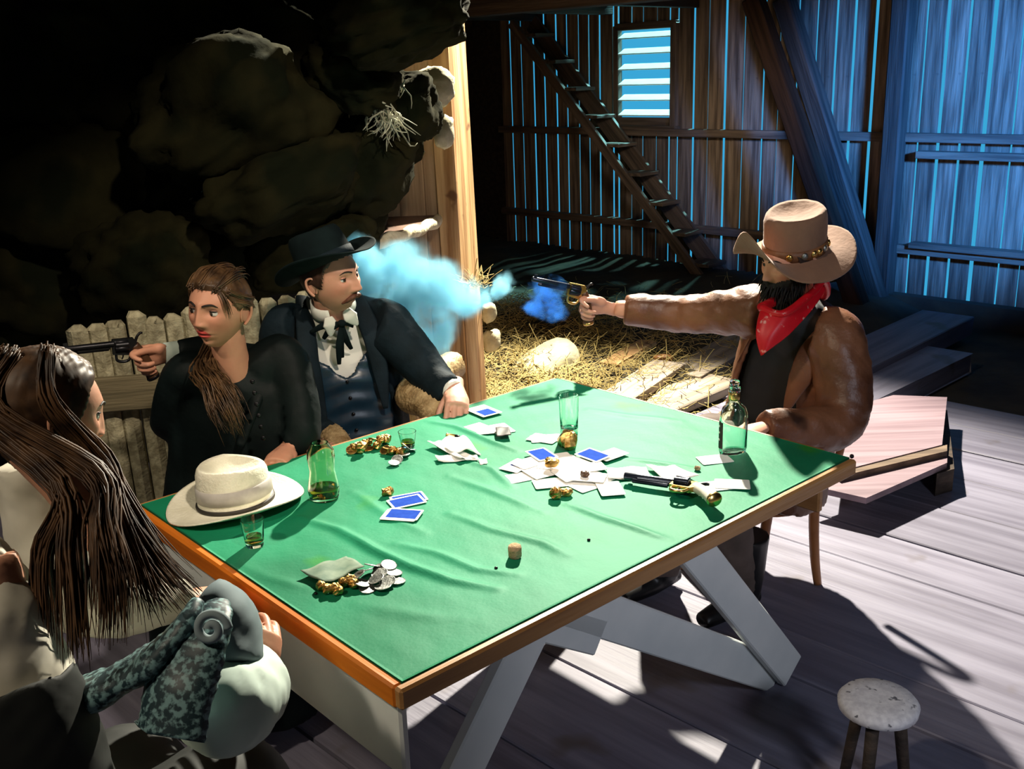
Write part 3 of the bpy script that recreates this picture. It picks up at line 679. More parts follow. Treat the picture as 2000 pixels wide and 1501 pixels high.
nugget(1107, 968, .015, 'gold nugget in front of the central heap, right of the pair', 12, None, fl=.6)
nugget(1362, 918, .008, 'tiny brown pebble on the cloth left of the bottle\'s card', 14, None, 'cork', name='pebble', cat='pebble')
GG = 'gold pieces of the far gold heap'; R_ = random.Random(11)
for i in range(20):
    t = i / 19.; x = 688 + 92 * t + R_.uniform(-7, 7); y = 886 - 10 * sin(t * 3) + R_.uniform(-13, 8); up_ = .012 * (i % 2) * sin(pi * t)
    if i % 3: nugget(x, y, R_.uniform(.011, .018), 'gold nugget in the far gold heap by the seated woman', 20 + i, GG, lay=up_)
    else: coin(x, y, .016, 'gold coin in the far gold heap by the seated woman', GG, 'gold', up_, R_.uniform(0, .7), i)
SG = 'silver coins beside the far gold heap'
for i, (x, y, tl) in enumerate([(776, 902, .5), (770, 908, .15), (795, 885, .8), (802, 882, .4), (790, 893, .2)]):
    coin(x, y, .016, 'silver coin at the near end of the far gold heap', SG, 'silver', .004 * (i % 3), tl, i)
# banknote with its coins and nuggets in the left foreground
scrap('banknote', [(588, 1126), (676, 1090), (712, 1112), (632, 1147)], 'curled green-grey banknote at the left front of the table', 'note', .010, 1, 'banknote', seed=1.5, nx=16, ny=8)
BG = 'coins beside the curled banknote'
for i, (x, y, tl, l) in enumerate([(745, 1118, .25, .004), (760, 1112, .3, .006), (770, 1122, .12, .002), (776, 1136, .05, 0), (748, 1150, .12, .003), (735, 1140, .3, .006), (757, 1142, .25, .004), (718, 1152, .15, .0), (708, 1146, .3, .004), (728, 1118, .5, .008), (715, 1128, .5, .008), (700, 1135, .5, .006), (742, 1130, .2, .009)]):
    coin(x, y, .0175, 'silver coin in the pile beside the curled banknote', BG, 'silver', l, tl, i)
for i, (x, y) in enumerate([(628, 1152), (642, 1158), (656, 1153), (672, 1146), (684, 1138), (690, 1148), (660, 1160)]):
    nugget(x, y, .012, 'gold nugget along the near edge of the curled banknote', 50 + i, 'gold nuggets by the curled banknote', lay=.002 * (i % 2))
# cartridge, cork
p = Z(886, 856, TZ); R = frame(Z(902, 858, TZ) - Z(868, 854, TZ)); r0 = R @ rotx(pi / 2)
ct = thing('cartridge', (p[0], p[1], TZ + .0075), 'brass cartridge lying beside the crumpled white paper', 'cartridge', R=frame(np.cross(UP, Z(902, 858, TZ) - Z(868, 854, TZ))))
lpart('case', xf(lathe([(.0068, -.022), (.0068, -.020), (.0058, -.019), (.0058, .006)], 14), roty(pi / 2)), MT['brass'], ct)
lpart('bullet', xf(lathe([(.0055, .006), (.0052, .014), (.003, .021), (.0006, .023)], 14), roty(pi / 2)), MT['darkmetal'], ct)
p = Z(1006, 1090, TZ); g = lathe([(.0125, 0), (.0145, .003), (.0150, .022), (.0135, .027)], 18); g = ruffle(g, .0006, 300)
wthing('bottle_cork', xf(g, rotx(.12), (p[0], p[1] + .008, TZ + cloth_h(1006, 1090) + .001)), MT['cork'], 'stubby tan cork standing alone on the near cloth', 'cork')
for i, (x, y, lab) in enumerate([(969, 1112, 'tiny black tack left of the cork on the green cloth'), (1150, 1055, 'tiny black tack in the open cloth before the revolver'), (617, 1160, 'tiny black tack in front of the curled banknote')]):
    p = Z(x, y, TZ); wthing('tack', ellips((p[0], p[1], TZ + cloth_h(x, y) + .002), (.004, .004, .003), 8, 6), MT['darkmetal'], lab, 'tack')

# ================================================================== glasses and bottle
def at(px, py, h=0.0): p = Z(px, py, TZ); return np.array([p[0], p[1], TZ + max(cloth_h(px, py), 0) + .001 + h])
def vessel(name, loc, outer, inner, m, label, cat, liquid=None, n=28, squash=1.0):
    t = thing(name, loc, label, cat)
    f = (lambda g: (g[0] * np.array([1, squash, 1]), g[1]))
    lpart('glass_body', f(lathe(outer + inner[::-1], n)), MT[m], t, auto=32)
    if liquid: lpart('whiskey', f(lathe(liquid, n)), MT['whiskey'], t, auto=32)
    return t
vessel('tall_tumbler', at(1112, 852), [(.022, 0), (.024, .002), (.0265, .06), (.0285, .122)], [(.004, .022), (.018, .024), (.0215, .03), (.0245, .06), (.0268, .122)], 'glass', 'tall empty clear glass tumbler in the middle of the table', 'glass')
vessel('shot_glass', at(498, 1066), [(.018, 0), (.020, .002), (.0235, .035), (.0265, .066)], [(.003, .010), (.016, .011), (.0215, .035), (.0250, .066)], 'glass', 'small shot glass of whiskey in front of the white hat', 'glass', [(.0150, .0108), (.0165, .0115), (.0188, .024), (.0030, .024)])
pd = 'glass'
vessel('glass_jar', at(634, 972), [(.032, 0), (.037, .004), (.0395, .025), (.034, .055), (.031, .075), (.0345, .105), (.033, .125), (.024, .140), (.021, .146)], [(.003, .006), (.033, .008), (.0365, .025), (.031, .055), (.028, .075), (.0315, .105), (.030, .124), (.021, .139), (.018, .146)], 'greenglass', 'waisted greenish glass jar with whiskey in its bottom beside the white hat', 'jar',
       [(.003, .0065), (.0325, .0085), (.0355, .022), (.0362, .030), (.004, .030)])
t = vessel('tilted_glass', at(797, 872), [(.017, 0), (.019, .002), (.023, .03), (.0255, .045)], [(.003, .006), (.016, .007), (.0208, .03), (.0238, .045)], 'glass', 'small glass with a little whiskey at the far gold heap', 'glass', [(.015, .007), (.0162, .008), (.0185, .017), (.003, .017)])
# whiskey bottle
bt = thing('liquor_bottle', at(1431, 884), 'clear aqua flask bottle with dark side label and cork at the right corner', 'bottle', R=rotz(.3))
sq = lambda g: (g[0] * np.array([1, .62, 1]), g[1])
oute = [(.034, 0), (.038, .003), (.040, .012), (.0405, .095), (.0385, .112), (.031, .128), (.019, .138), (.0135, .146), (.0125, .168), (.0155, .172), (.0155, .184), (.0135, .187)]
inn = [(.004, .007), (.033, .008), (.036, .014), (.0365, .095), (.0345, .110), (.028, .124), (.016, .134), (.0100, .146), (.0095, .187)]
def bott(g):
    V = g[0].copy(); k = np.interp(V[:, 2], [0, .11, .14, .2], [.62, .62, 1, 1]); V[:, 1] *= k; return V, g[1]
lpart('bottle_glass', bott(lathe(oute + inn[::-1], 36)), MT['bottleglass'], bt, auto=50)
lpart('neck_band', lathe([(.0138, .150), (.0145, .152), (.0145, .168), (.0135, .170), (.0128, .169), (.0128, .151)], 24), MT['brass'], bt)
lpart('stopper', ruffle(lathe([(.0088, .176), (.0090, .188), (.0125, .189), (.0130, .199), (.011, .203)], 18), .0012, 220, 2), MT['glass'], bt)
ang = np.linspace(radians(150), radians(205), 8)
ro = [[(.0412 * cos(a), .0412 * .62 * sin(a), z) for a in ang] for z in (.018, .045, .075, .092)]
V = np.array([p for r in ro for p in r]); F = [(i * 8 + j, i * 8 + j + 1, (i + 1) * 8 + j + 1, (i + 1) * 8 + j) for i in range(3) for j in range(7)]
lb = lpart('bottle_label', (V, F), MT['label'], bt)
for k_, zz in enumerate((.078, .060, .040)):
    a = np.linspace(radians(172), radians(184), 5); V = np.array([(.0416 * cos(q), .0416 * .62 * sin(q), z) for z in (zz, zz + .006) for q in a]); F = [(j, j + 1, 6 + j, 5 + j) for j in range(4)]
    lpart('label_mark', (V, F), MT['paper'], lb)

# ================================================================== white hat on the table
def hat(rx, ry, ch, brim, topk, dent, curl, dip, th=.004, n=64, pinch=0.0, brimz=None):
    """felt hat in its own frame: x right, y forward, z up, base of the crown at z = 0; returns hat shape and the band shape"""
    ang = np.linspace(0, 2 * pi, n, endpoint=False); ca, sa = np.cos(ang), np.sin(ang)
    bz = (lambda t: curl * np.abs(ca) ** 1.6 * t ** 1.7 - dip * np.abs(sa) ** 2 * t) if brimz is None else (lambda t: brimz(ang, t))
    bw = brim * (1 + .06 * np.abs(sa))
    ring = lambda a, b, z: np.stack([a * ca, b * sa, z + 0 * ca], 1)
    low, up_ = [], []
    for t in (0, .25, .5, .75, .93, 1.0):
        up_.append(np.stack([(rx + bw * t - .10 * bz(t)) * ca, (ry + bw * t) * sa, bz(t) + th / 2], 1))
        low.append(np.stack([(rx + bw * t - .10 * bz(t)) * ca, (ry + bw * t) * sa, bz(t) - th / 2], 1))
    rings = [np.stack([.82 * rx * ca, .82 * ry * sa, -th / 2 + 0 * ca], 1)] + low + up_[::-1]
    for t in (.1, .3, .55, .8, .92, .98):
        k = 1 + (topk - 1) * t - .05 * max(0, t - .85) / .13
        if t > .9: k -= .05 * (t - .9) / .08
        rings.append(ring(rx * k, ry * k, ch * t))
    for q in (.86, .72, .5, .25, .04):
        z = ch * (1.0 - .0 * q) - dent * (1 - q ** 2) * np.ones(n)
        rings.append(np.stack([rx * topk * .92 * q * ca, ry * topk * .92 * q * sa, z], 1))
    V, F = loft(rings)
    if pinch:
        up2 = np.clip(V[:, 2] / ch, 0, 1) ** 2; fy = np.clip(V[:, 1] / ry, 0, 1) * up2
        V[:, 0] *= 1 - pinch * fy; V[:, 2] -= pinch * .05 * fy
    band = lambda z0, z1, e=.0025: loft([np.stack([(rx * (1 + (topk - 1) * z / ch) + d) * ca, (ry * (1 + (topk - 1) * z / ch) + d) * sa, z + 0 * ca], 1) for z, d in ((z0, -.003), (z0, e), ((z0 + z1) / 2, e * 1.2), (z1, e), (z1, -.003))], caps=False)
    return (V, F), band
(hg, bandf) = hat(.082, .092, .108, .070, .92, .034, .026, .0, pinch=.30)
p = Z(463, 985, TZ)
wh = thing('white_hat', (p[0], p[1] - .005, TZ + .009), 'cream white hat with grey ribbon lying on the left of the table', 'hat', R=rotz(radians(-62)) @ rotx(.03))
hg = (hg[0] + np.array([0, 0, 1]) * (.003 * np.sin(np.arctan2(hg[0][:, 1], hg[0][:, 0]) * 2 + 1) * np.clip(np.hypot(hg[0][:, 0], hg[0][:, 1]) / .09 - 1, 0, 1))[:, None], hg[1])
lpart('hat_body', hg, MT['straw_white'], wh); lpart('hat_ribbon', bandf(.024, .058), MT['band_grey'], wh)
lpart('dark_cord', bandf(.003, .012, .004), MT['label'], wh)

# ================================================================== revolvers
def revolver(name, label, R, loc, frame_m, grip_m, butt_m, barrel_m, s=1.0, k=1.12, rake=0.0):
    """muzzle towards +x, sights up +z"""
    t = thing(name, loc, label, 'revolver', R=R)
    S = lambda g: (g[0] * np.array([s, s * k, s * k]), g[1])
    ax = roty(pi / 2)
    lpart('barrel', S(join(xf(lathe([(.0095, .015), (.0088, .10), (.0083, .165), (.0075, .167), (.0045, .167), (.0045, .150)], 16), ax, (0, 0, .022)), box(.10, .006, .012, (.075, 0, .013), .002), xf(lathe([(.005, .03), (.005, .135), (.003, .138)], 10), ax, (0, -.004, .008)))), MT[barrel_m], t, auto=40)
    lpart('front_sight', S(prism([(.150, -.0015), (.163, -.0015), (.163, .0015), (.150, .0015)], .010, .029)), MT[barrel_m], t, False)
    ang = np.linspace(0, 2 * pi, 36, endpoint=False); rr = .0195 - .0032 * np.clip(np.cos(ang * 6), 0, 1) ** 2
    cyl = loft([np.stack([np.full(36, x), k * rr * np.cos(ang), .014 + k * rr * np.sin(ang)], 1) for x, k in ((-.030, .9), (-.028, 1), (.010, 1), (.012, .92))])
    lpart('cylinder', S(cyl), MT[barrel_m], t, auto=40)
    fr = [(-.045, .036), (.018, .036), (.020, .028), (.020, -.008), (-.010, -.012), (-.040, -.014), (-.052, -.002), (-.056, .020)]
    g = prism(fr, .012, -.006); V = g[0][:, [0, 2, 1]]; g = (V, [tuple(reversed(f)) for f in g[1]])
    lpart('gun_frame', S(g), MT[frame_m], t, False)
    lpart('trigger_guard', S(tube([(.010, 0, -.008), (.008, 0, -.026), (-.010, 0, -.032), (-.028, 0, -.028), (-.036, 0, -.012)], .0045, 8, 20)), MT[frame_m], t)
    lpart('trigger', S(tube([(-.012, 0, -.010), (-.010, 0, -.018), (-.006, 0, -.025)], [.003, .0025, .0018], 6, 8)), MT['darkmetal'], t)
    lpart('hammer', S(tube([(-.050, 0, .018), (-.058, 0, .036), (-.068, 0, .046), (-.076, 0, .046)], [.005, .0045, .004, .003], 8, 12)), MT['darkmetal'], t)
    path = np.array([(-.048, 0, .012), (-.064, 0, -.010), (-.080, 0, -.038), (-.090, 0, -.066), (-.097, 0, -.084)])
    if rake: path = np.array([(-.046, 0, .014), (-.066, 0, .002), (-.088, 0, -.014), (-.108, 0, -.032), (-.122, 0, -.046)])
    lpart('grip', S(tube(path, [.015, .0155, .0165, .019, .021], 14, 18, flat=.72, up=(0, 1, 0))), MT[grip_m], t)
    lpart('butt_cap', S(tube(path[-1] + np.outer([0, .25, .5], path[-1] - path[-2]), [.0215, .022, .019], 14, 5, flat=.72, up=(0, 1, 0))), MT[butt_m], t)
    return t
a, b = Z(1238, 960, TZ), Z(1330, 974, TZ); x = nrm(a - b); y = np.array([0, 0, 1.])
c = Z(1322, 966, TZ)
revolver('revolver', 'long revolver with brass frame and pale grip lying on the green cloth', np.stack([x, y, np.cross(x, y)], 1) @ rotx(.10), (c[0], c[1], TZ + .022), 'brass', 'ivory', 'brass', 'gunmetal', .86, 1.32, 1.0)
# ================================================================== people
SKIN_W = np.array([.62, .30, .19]); SKIN_M = np.array([.66, .33, .22]); SKIN_H = np.array([.66, .34, .24])
g1 = lambda x, s: np.exp(-(x / s) ** 2)
def sst(a, b, x): t = np.clip((x - a) / (b - a), 0, 1); return t * t * (3 - 2 * t)
NU, NV = 150, 124
def head_geo(fem=True, skin=SKIN_W, lip=(.50, .06, .05), blush=(.62, .18, .12)):
    s = np.linspace(-1, 1, NU, endpoint=False); a = pi * (.5 * s + .5 * s ** 3); e = np.linspace(-pi / 2 + .02, pi / 2 - .02, NV)
    A, E_ = np.meshgrid(a, e, indexing='ij'); dx, dy, dz = np.cos(E_) * np.sin(A), np.cos(E_) * np.cos(A), np.sin(E_)
    sx = .072 if fem else .077
    x, y, z = sx * dx, .092 * dy - .004, .112 * dz
    if fem: z = np.where(z > .035, .035 + (z - .035) * .80, z)
    x = x * (1 + .06 * (1 - dx ** 2) * np.abs(dx))            # fuller temples
    t = np.clip((-z - .005) / .107, 0, 1)
    x *= 1 - (.40 if fem else .30) * t ** 1.6
    y = np.where(dy < 0, y * (1 - .50 * t), y * (1 - (.05 if fem else .02) * t))
    y = np.where(dy > 0, y - .010 * np.clip(z / .11, 0, 1) ** 2, y)
    fr = sst(.05, .55, dy)
    X = np.abs(x); lz = z - (.007 if fem else 0); nz_ = z - (.004 if fem else 0)
    d = np.zeros_like(x)
    d += .004 * g1(z - .020, .012) * g1(x, .045) * (1 if fem else 1.6)
    d -= .012 * g1(X - .030, .017) * g1(z + .002, .012)
    nl = np.clip((.012 - nz_) / .049, 0, 1); hn = (.003 + (.0155 if fem else .020) * nl ** 1.15) * sst(-.0535, -.0415, nz_) * (1 - sst(.008, .032, z))
    d += hn * g1(x, .0075 + .0045 * nl) * (1 if fem else 1.15)
    d += .0075 * g1(X - .0120, .0062) * g1(nz_ + .0415, .0070)
    d += .005 * g1(X - .043, .020) * g1(z + .028, .020)
    d += (.006 if fem else .004) * g1(lz + .0665, .0042) * g1(x, .019) + (.008 if fem else .005) * g1(lz + .0775, .0052) * g1(x, .017)
    d -= .005 * g1(lz + .0718, .0020) * g1(x, .022)
    d -= .003 * g1(lz + .0880, .0055) * g1(x, .02) - (.013 if fem else .009) * g1(x, .019) * g1(z + .099, .013)
    d += .003 * g1(lz + .070, .02) * g1(x, .03)
    y = y + d * fr
    C = np.ones(x.shape + (3,)) * skin
    def blend(c, w): 
        nonlocal C; C = C * (1 - w[..., None]) + np.array(c) * w[..., None]
    blend(blush, .45 * fr * g1(X - .046, .020) * g1(z + .035, .022)); blend(blush, .25 * fr * g1(x, .012) * g1(z + .044, .012))
    half = .0235 * np.sqrt(np.clip(1 - ((lz + .0715) / .0125) ** 2, 0, 1))
    lw = fr * sst(1.0, .75, X / np.maximum(half, 1e-4)) * (np.abs(lz + .0715) < .0123)
    blend(lip, lw * (.92 if fem else .4))
    blend(np.array(lip) * .25, fr * g1(lz + .0718, .0018) * sst(.024, .018, X) * .8)
    blend(np.array(skin) * .25, fr * g1(X - .008, .004) * g1(nz_ + .0490, .003) * .8)
    if fem: blend(np.array((.05, .03, .03)), .55 * fr * g1(X - .031, .017) * g1(z - .004, .007))
    V = np.stack([x, y, z], -1).reshape(-1, 3); C = C.reshape(-1, 3)
    F = [(i * NV + j, ((i + 1) % NU) * NV + j, ((i + 1) % NU) * NV + j + 1, i * NV + j + 1) for i in range(NU) for j in range(NV - 1)]
    F.append(tuple(i * NV for i in range(NU))[::-1]); F.append(tuple(i * NV + NV - 1 for i in range(NU)))
    return V, F, C
def surf_y(V, x, z):
    m = V[:, 1] > 0; Q = V[m]; i = np.argmin((Q[:, 0] - x) ** 2 + (Q[:, 2] - z) ** 2); return Q[i, 1]
def sphere_part(c, r, e0, e1, a0=-100, a1=100, n=14, m=10):
    A, E_ = np.meshgrid(np.radians(np.linspace(a0, a1, n)), np.radians(np.linspace(e0, e1, m)), indexing='ij')
    V = np.stack([r * np.cos(E_) * np.sin(A), r * np.cos(E_) * np.cos(A), r * np.sin(E_)], -1).reshape(-1, 3) + np.asarray(c)
    return V, [(i * m + j, (i + 1) * m + j, (i + 1) * m + j + 1, i * m + j + 1) for i in range(n - 1) for j in range(m - 1)]
def face_bits(V, skin, fem, gaze=(0, 0), brow_m='lash', brow_th=.0032):
    """eyes, lids, lashes, brows, ears: list of (geo, slot, colour); slots 0 skin, 1 eye white, 2 iris, 3 lash"""
    out = []
    for s in (-1, 1):
        yc = surf_y(V, s * .030, -.003) - .0065; c = np.array([s * .0305, yc, -.004])
        out.append((ellips(c, (.0130, .0125, .0115), 16, 10), 1, (1, 1, 1)))
        gd = nrm((gaze[0], 1, gaze[1])); fr = frame(gd)
        out.append((xf(lathe([(.0062, .0105), (.0056, .0120), (.0028, .0130), (.0002, .0131)], 14), fr @ rotx(-pi / 2), c), 2, (1, 1, 1)))
        up_, lo = (25, -24) if fem else (18, -20)
        out.append((sphere_part(c, .0142, up_, 85), 0, skin * (.42 if fem else .85))); out.append((sphere_part(c, .0140, -85, lo), 0, skin * .9))
        A = np.radians(np.linspace(-68, 68, 12)); e = np.radians(up_ + 1)
        out.append((tube([c + .0146 * np.array([cos(e) * sin(q), cos(e) * cos(q), sin(e)]) for q in A], [.0004] + [.0016 if fem else .0009] * 10 + [.0008], 6), 3, (1, 1, 1)))
        bp = [(.011, .0150), (.022, .0195), (.034, .0205), (.046, .0145)]
        P = [np.array([s * bx_, surf_y(V, s * bx_, bz_) + .0008, bz_]) for bx_, bz_ in bp]
        out.append((tube(P, [brow_th * .9, brow_th, brow_th * .9, .0008], 8, 12, flat=.6), 3, (1, 1, 1)))
        # ear: rim, bowl and lobe
        ec = np.array([s * (.0715 if fem else .077), -.012, -.012]); Re = rotz(s * .35) @ rotx(-.15)
        rim = tube([(0, .008, -.020), (s * .004, .012, -.004), (s * .006, .009, .018), (s * .008, -.006, .028), (s * .009, -.020, .018), (s * .007, -.018, -.004), (s * .004, -.008, -.020), (s * .002, .002, -.029)], [.003, .003, .0036, .004, .0042, .0042, .0046, .0040], 8, 30)
        out.append((xf(rim, Re, ec), 0, skin)); out.append((xf(ellips((0, -.005, -.002), (.0055, .015, .023), 12, 8), Re, ec), 0, skin * .8))
    return out
def hand_geo(side, curl, thumb=(.6, .5), spread=.10, palm_w=.040):
    """wrist at the origin, fingers along +y, back of the hand towards +z; side=+1: thumb on +x"""
    gs = [tube([(0, -.05, 0), (0, -.01, 0), (0, .02, -.001), (0, .055, -.002), (0, .088, -.003)], [.026, .025, .032, .040, .036], 14, 18, flat=.48, up=(0, 0, 1)), ellips((side * .022, .035, -.008), (.020, .032, .015), 12, 8)]
    base = [(.030, .086), (.010, .092), (-.010, .089), (-.029, .080)]; Ls = [(.040, .025, .020), (.044, .028, .021), (.041, .026, .020), (.032, .020, .018)]; rr = [.0088, .0090, .0086, .0076]
    for k in range(4):
        x0, y0 = base[k]; p = np.array([side * x0, y0 - .012, -.003]); yaw = side * spread * (1.2 - .8 * k); ang = 0
        P = [p]; c = curl[k] if np.ndim(curl) else curl
        for j, l in enumerate(Ls[k]):
            ang += c * (1, 1.15, .8)[j]; d = np.array([sin(yaw) * cos(ang), cos(yaw) * cos(ang), -sin(ang)]); P.append(P[-1] + d * (l + (.012 if j == 0 else 0)))
        r = rr[k]; gs.append(tube(P, [r * 1.08, r, r * .92, r * .78], 10, 16)); gs.append(ellips(P[-1], (r * .78,) * 3, 8, 6))
    t0, t1 = thumb; P = [np.array([side * .018, .018, -.006])]
    for l, (ya, dn) in zip((.044, .034, .026), ((t0, t1 * .6), (t0 * .7, t1), (t0 * .2, t1 * 1.1))):
        P.append(P[-1] + l * nrm((side * sin(ya), cos(ya), -sin(dn))))
    gs.append(tube(P, [.014, .0115, .0100, .0080], 10, 16)); gs.append(ellips(P[-1], (.008,) * 3, 8, 6))
    return remesh(gs, .0036, 3)
def orient(f, up): return frame(f, up)
def person(name, loc, label, skin, head, neck_base, limbs, hands, fem=True, gaze=(0, 0), brow_th=.0032, lip=(.58, .05, .05)):
    """one continuous body: torso and limbs, neck, head with its face, hands"""
    root = thing(name, loc, label, 'person')
    Hc, Hf, Hu = head; R = frame(Hf, Hu)
    V, F, C = head_geo(fem, skin, lip)
    nk = np.asarray(neck_base, float); top = Hc + R @ np.array([0, -.028, -.045]); mid = (nk + top) / 2 + R @ np.array([0, .004, 0])
    r = .049 if fem else .055
    bg_ = remesh([tube([nk - nrm(top - nk) * .06, nk, mid, top], [r * 1.1, r * 1.08, r, r * 1.02], 18, 20)] + limbs, .011, 4)
    parts = [((V @ R.T + Hc, F), 0, C)]
    for g, sl, c in face_bits(V, np.array(skin), fem, gaze, brow_th=brow_th): parts.append((xf(g, R, Hc), sl, np.ones((len(g[0]), 3)) * c))
    parts.append((bg_, 0, np.ones((len(bg_[0]), 3)) * skin))
    for g in hands: parts.append((g, 0, np.ones((len(g[0]), 3)) * (SKIN_H if not fem else np.array(skin) * 1.08)))
    G = join(*[p[0] for p in parts]); fm = sum([[p[1]] * len(p[0][1]) for p in parts], []); col = np.concatenate([p[2] for p in parts])
    wpart('body', G, [MT['skin'], MT['eye'], MT['iris'], MT['lash']], root, fm=fm, col=np.clip(col, 0, 1))
    return root, R, V
def cap_from_head(Vh, keep, off, R, c, seed=0, ripple=.0, top=True):
    """hair shell: the part of the head grid where keep(V) holds, pushed outwards"""
    nr = nrm_rows(Vh - np.array([0, -.01, -.01])); k = keep(Vh)
    V = Vh + nr * (off * np.clip(k, 0, 1) + ripple * wob(Vh * np.array([1, 1, .25]), 260, seed) * np.clip(k, 0, 1))[:, None]
    F = []
    for i in range(NU):
        for j in range(NV - 1):
            f = (i * NV + j, ((i + 1) % NU) * NV + j, ((i + 1) % NU) * NV + j + 1, i * NV + j + 1)
            if min(k[q] for q in f) > .02: F.append(f)
    if top: F.append(tuple(i * NV + NV - 1 for i in range(NU)))
    used = sorted({i for f in F for i in f}); mp = {u: n for n, u in enumerate(used)}
    return V[used] @ R.T + c, [tuple(mp[i] for i in f) for f in F]
def nrm_rows(V): return V / np.maximum(np.linalg.norm(V, axis=1), 1e-9)[:, None]
def strands(paths, n, spread, r, seed, seg=14, tip=.3, noise_=.006):
    """locks of hair: paths is a list of control polylines with a spread radius"""
    R = np.random.default_rng(seed); gs = []
    for i in range(n):
        P = np.asarray(paths[i % len(paths)], float); o = R.normal(size=3) * spread; m = len(P)
        Q = np.array([p + o * (.45 + .75 * k / (m - 1)) + R.normal(size=3) * noise_ for k, p in enumerate(P)])
        cut = R.uniform(.85, 1.0); Q = spline(Q, 24)[:max(6, int(24 * cut))]
        rr = r * R.uniform(.6, 1.3); gs.append(tube(Q[::1], np.interp(np.linspace(0, 1, len(Q)), [0, .1, .7, 1], [rr * .8, rr, rr * .9, rr * .15]), 5))
    return join(*gs)
def torso(M, secs, n=32, pw=2.4):
    R, t = M; rings = []; ang = np.linspace(0, 2 * pi, n, endpoint=False); c, s = np.cos(ang), np.sin(ang)
    for z, rx, ry, yo in secs: rings.append(np.stack([rx * np.sign(c) * np.abs(c) ** (2 / pw), yo + ry * np.sign(s) * np.abs(s) ** (2 / pw), np.full(n, z)], 1))
    return xf(loft(rings), R, t)
def open_coat(M, secs, gaps, th=.016, n=40, pw=2.4):
    """coat body open down the front; gaps: half opening angle per section"""
    R, t = M; rings = []
    for (z, rx, ry, yo), gp in zip(secs, gaps):
        a = np.linspace(pi / 2 + gp, pi / 2 + 2 * pi - gp, n); c, s = np.cos(a), np.sin(a); sx, sy = np.sign(c) * np.abs(c) ** (2 / pw), np.sign(s) * np.abs(s) ** (2 / pw)
        o = np.stack([rx * sx, yo + ry * sy, np.full(n, z)], 1); i = np.stack([(rx - th) * sx, yo + (ry - th) * sy, np.full(n, z)], 1)
        rings.append(np.concatenate([o, i[::-1]]))
    return xf(loft(rings), R, t)
def crumple(g, amp, seed, fr=18, stretch=(1, 1, .45)): return ruffle(ruffle(g, amp, fr, seed, stretch), amp * .45, fr * 2.7, seed + 2)

# ------------------------------------------------------------------ woman in black
hc = W(427, 599, 2.74); nb = W(462, 742, 2.80); tc = W(455, 960, 2.86); tc[2] = .50
hf = nrm((-.34, -.94, .07)); hu = nrm((.12, .05, 1))
Mt = (frame(nrm((-.25, -.95, 0)), nrm(nb - tc + np.array([0, 0, .2]))), tc)
shR, shL = W(364, 732, 2.80), W(554, 696, 2.84)
elR, wrR = W(326, 825, 2.90), W(326, 690, 2.96); elL, wrL = W(592, 838, 2.76), W(560, 878, 2.71)
gfist = W(287, 694, 2.93)
aimw = nrm((-.84, -.50, .05)); Rgw = frame(aimw, nrm((-.50, .82, .25))); wrR = W(330, 690, 2.95)
hR = xf(hand_geo(-1, (.75, 1.15, 1.2, 1.2), (.25, .55), .05), Rgw, wrR)
hL = hand_geo(-1, .35, (.5, .5)); hL = xf(hL, frame(nrm((-.15, -.85, -.10)), (0, 0, 1)), wrL + np.array([0, 0, .005]))
woman, Rw, Vw = person('person', (tc[0], tc[1], 0), 'woman in a black coat with brown hair pulled back, aiming a dark pistol left', SKIN_W, (hc, hf, hu), nb,
    [torso(Mt, [(0, .13, .09, 0), (.15, .11, .08, 0), (.34, .12, .08, .0), (.46, .09, .06, 0)]), tube([shR, elR, wrR - aimw * .11 - UP * .02, wrR], [.042, .036, .03, .026], 12, 18), tube([shL, elL, wrL], [.042, .036, .026], 12, 18),
     tube([tc + [-.07, 0, 0], tc + [-.05, -.30, -.02], tc + [-.04, -.32, -.42]], [.07, .055, .04], 12, 18), tube([tc + [.09, 0, 0], tc + [.14, -.30, -.02], tc + [.15, -.32, -.42]], [.07, .055, .04], 12, 18)], [hR, hL], True, gaze=(.30, -.10), brow_th=.0046)
ct_ = remesh([torso(Mt, [(-.10, .25, .17, 0), (.06, .225, .14, 0), (.20, .205, .125, .0), (.34, .195, .12, .0), (.44, .165, .10, .0), (.50, .10, .08, -.015), (.53, .07, .065, -.02)], pw=2.2),
              tube([shR + (nb - shR) * .55 - UP * .01, shR, elR, wrR - aimw * .11 - UP * .02, wrR - aimw * .02], [.060, .062, .052, .046, .042], 16, 34), tube([shL + (nb - shL) * .55 - UP * .01, shL, elL, wrL + [.0, .03, .0]], [.060, .064, .054, .042], 16, 30)], .0095, 7)
co = wpart('coat', crumple(ct_, .006, 3), MT['coat'], woman)
wpart('coat_collar', crumple(tube([nb + [-.085, -.04, -.02], nb + [-.075, .05, .03], nb + [0, .085, .045], nb + [.08, .04, .03], nb + [.06, -.06, -.05], nb + [.02, -.115, -.16]], [.016, .022, .024, .024, .02, .012], 12, 40, flat=.55), .003, 5), MT['coat'], co)
wpart('cuff', tube([wrR - aimw * .045, wrR + aimw * .012], [.036, .034], 16, 4), MT['mint'], co)
sk = remesh([tube([tc + [-.06, .02, 0], tc + [-.06, -.22, .03], tc + [-.05, -.34, -.05], tc + [-.05, -.34, -.44]], [.13, .12, .11, .14], 14, 20), tube([tc + [.08, .02, 0], tc + [.12, -.22, .03], tc + [.14, -.34, -.05], tc + [.15, -.34, -.44]], [.13, .12, .11, .14], 14, 20)], .016, 5)
wpart('skirt', sk, MT['coat'], woman)
for i in range(6):       # jet buttons
    q = W(493 + 6 * i * .7, 745 + 22 * i, 2.66 - .004 * i); wpart('button', ellips(q, (.007, .004, .007), 10, 6), MT['darkmetal'], co)
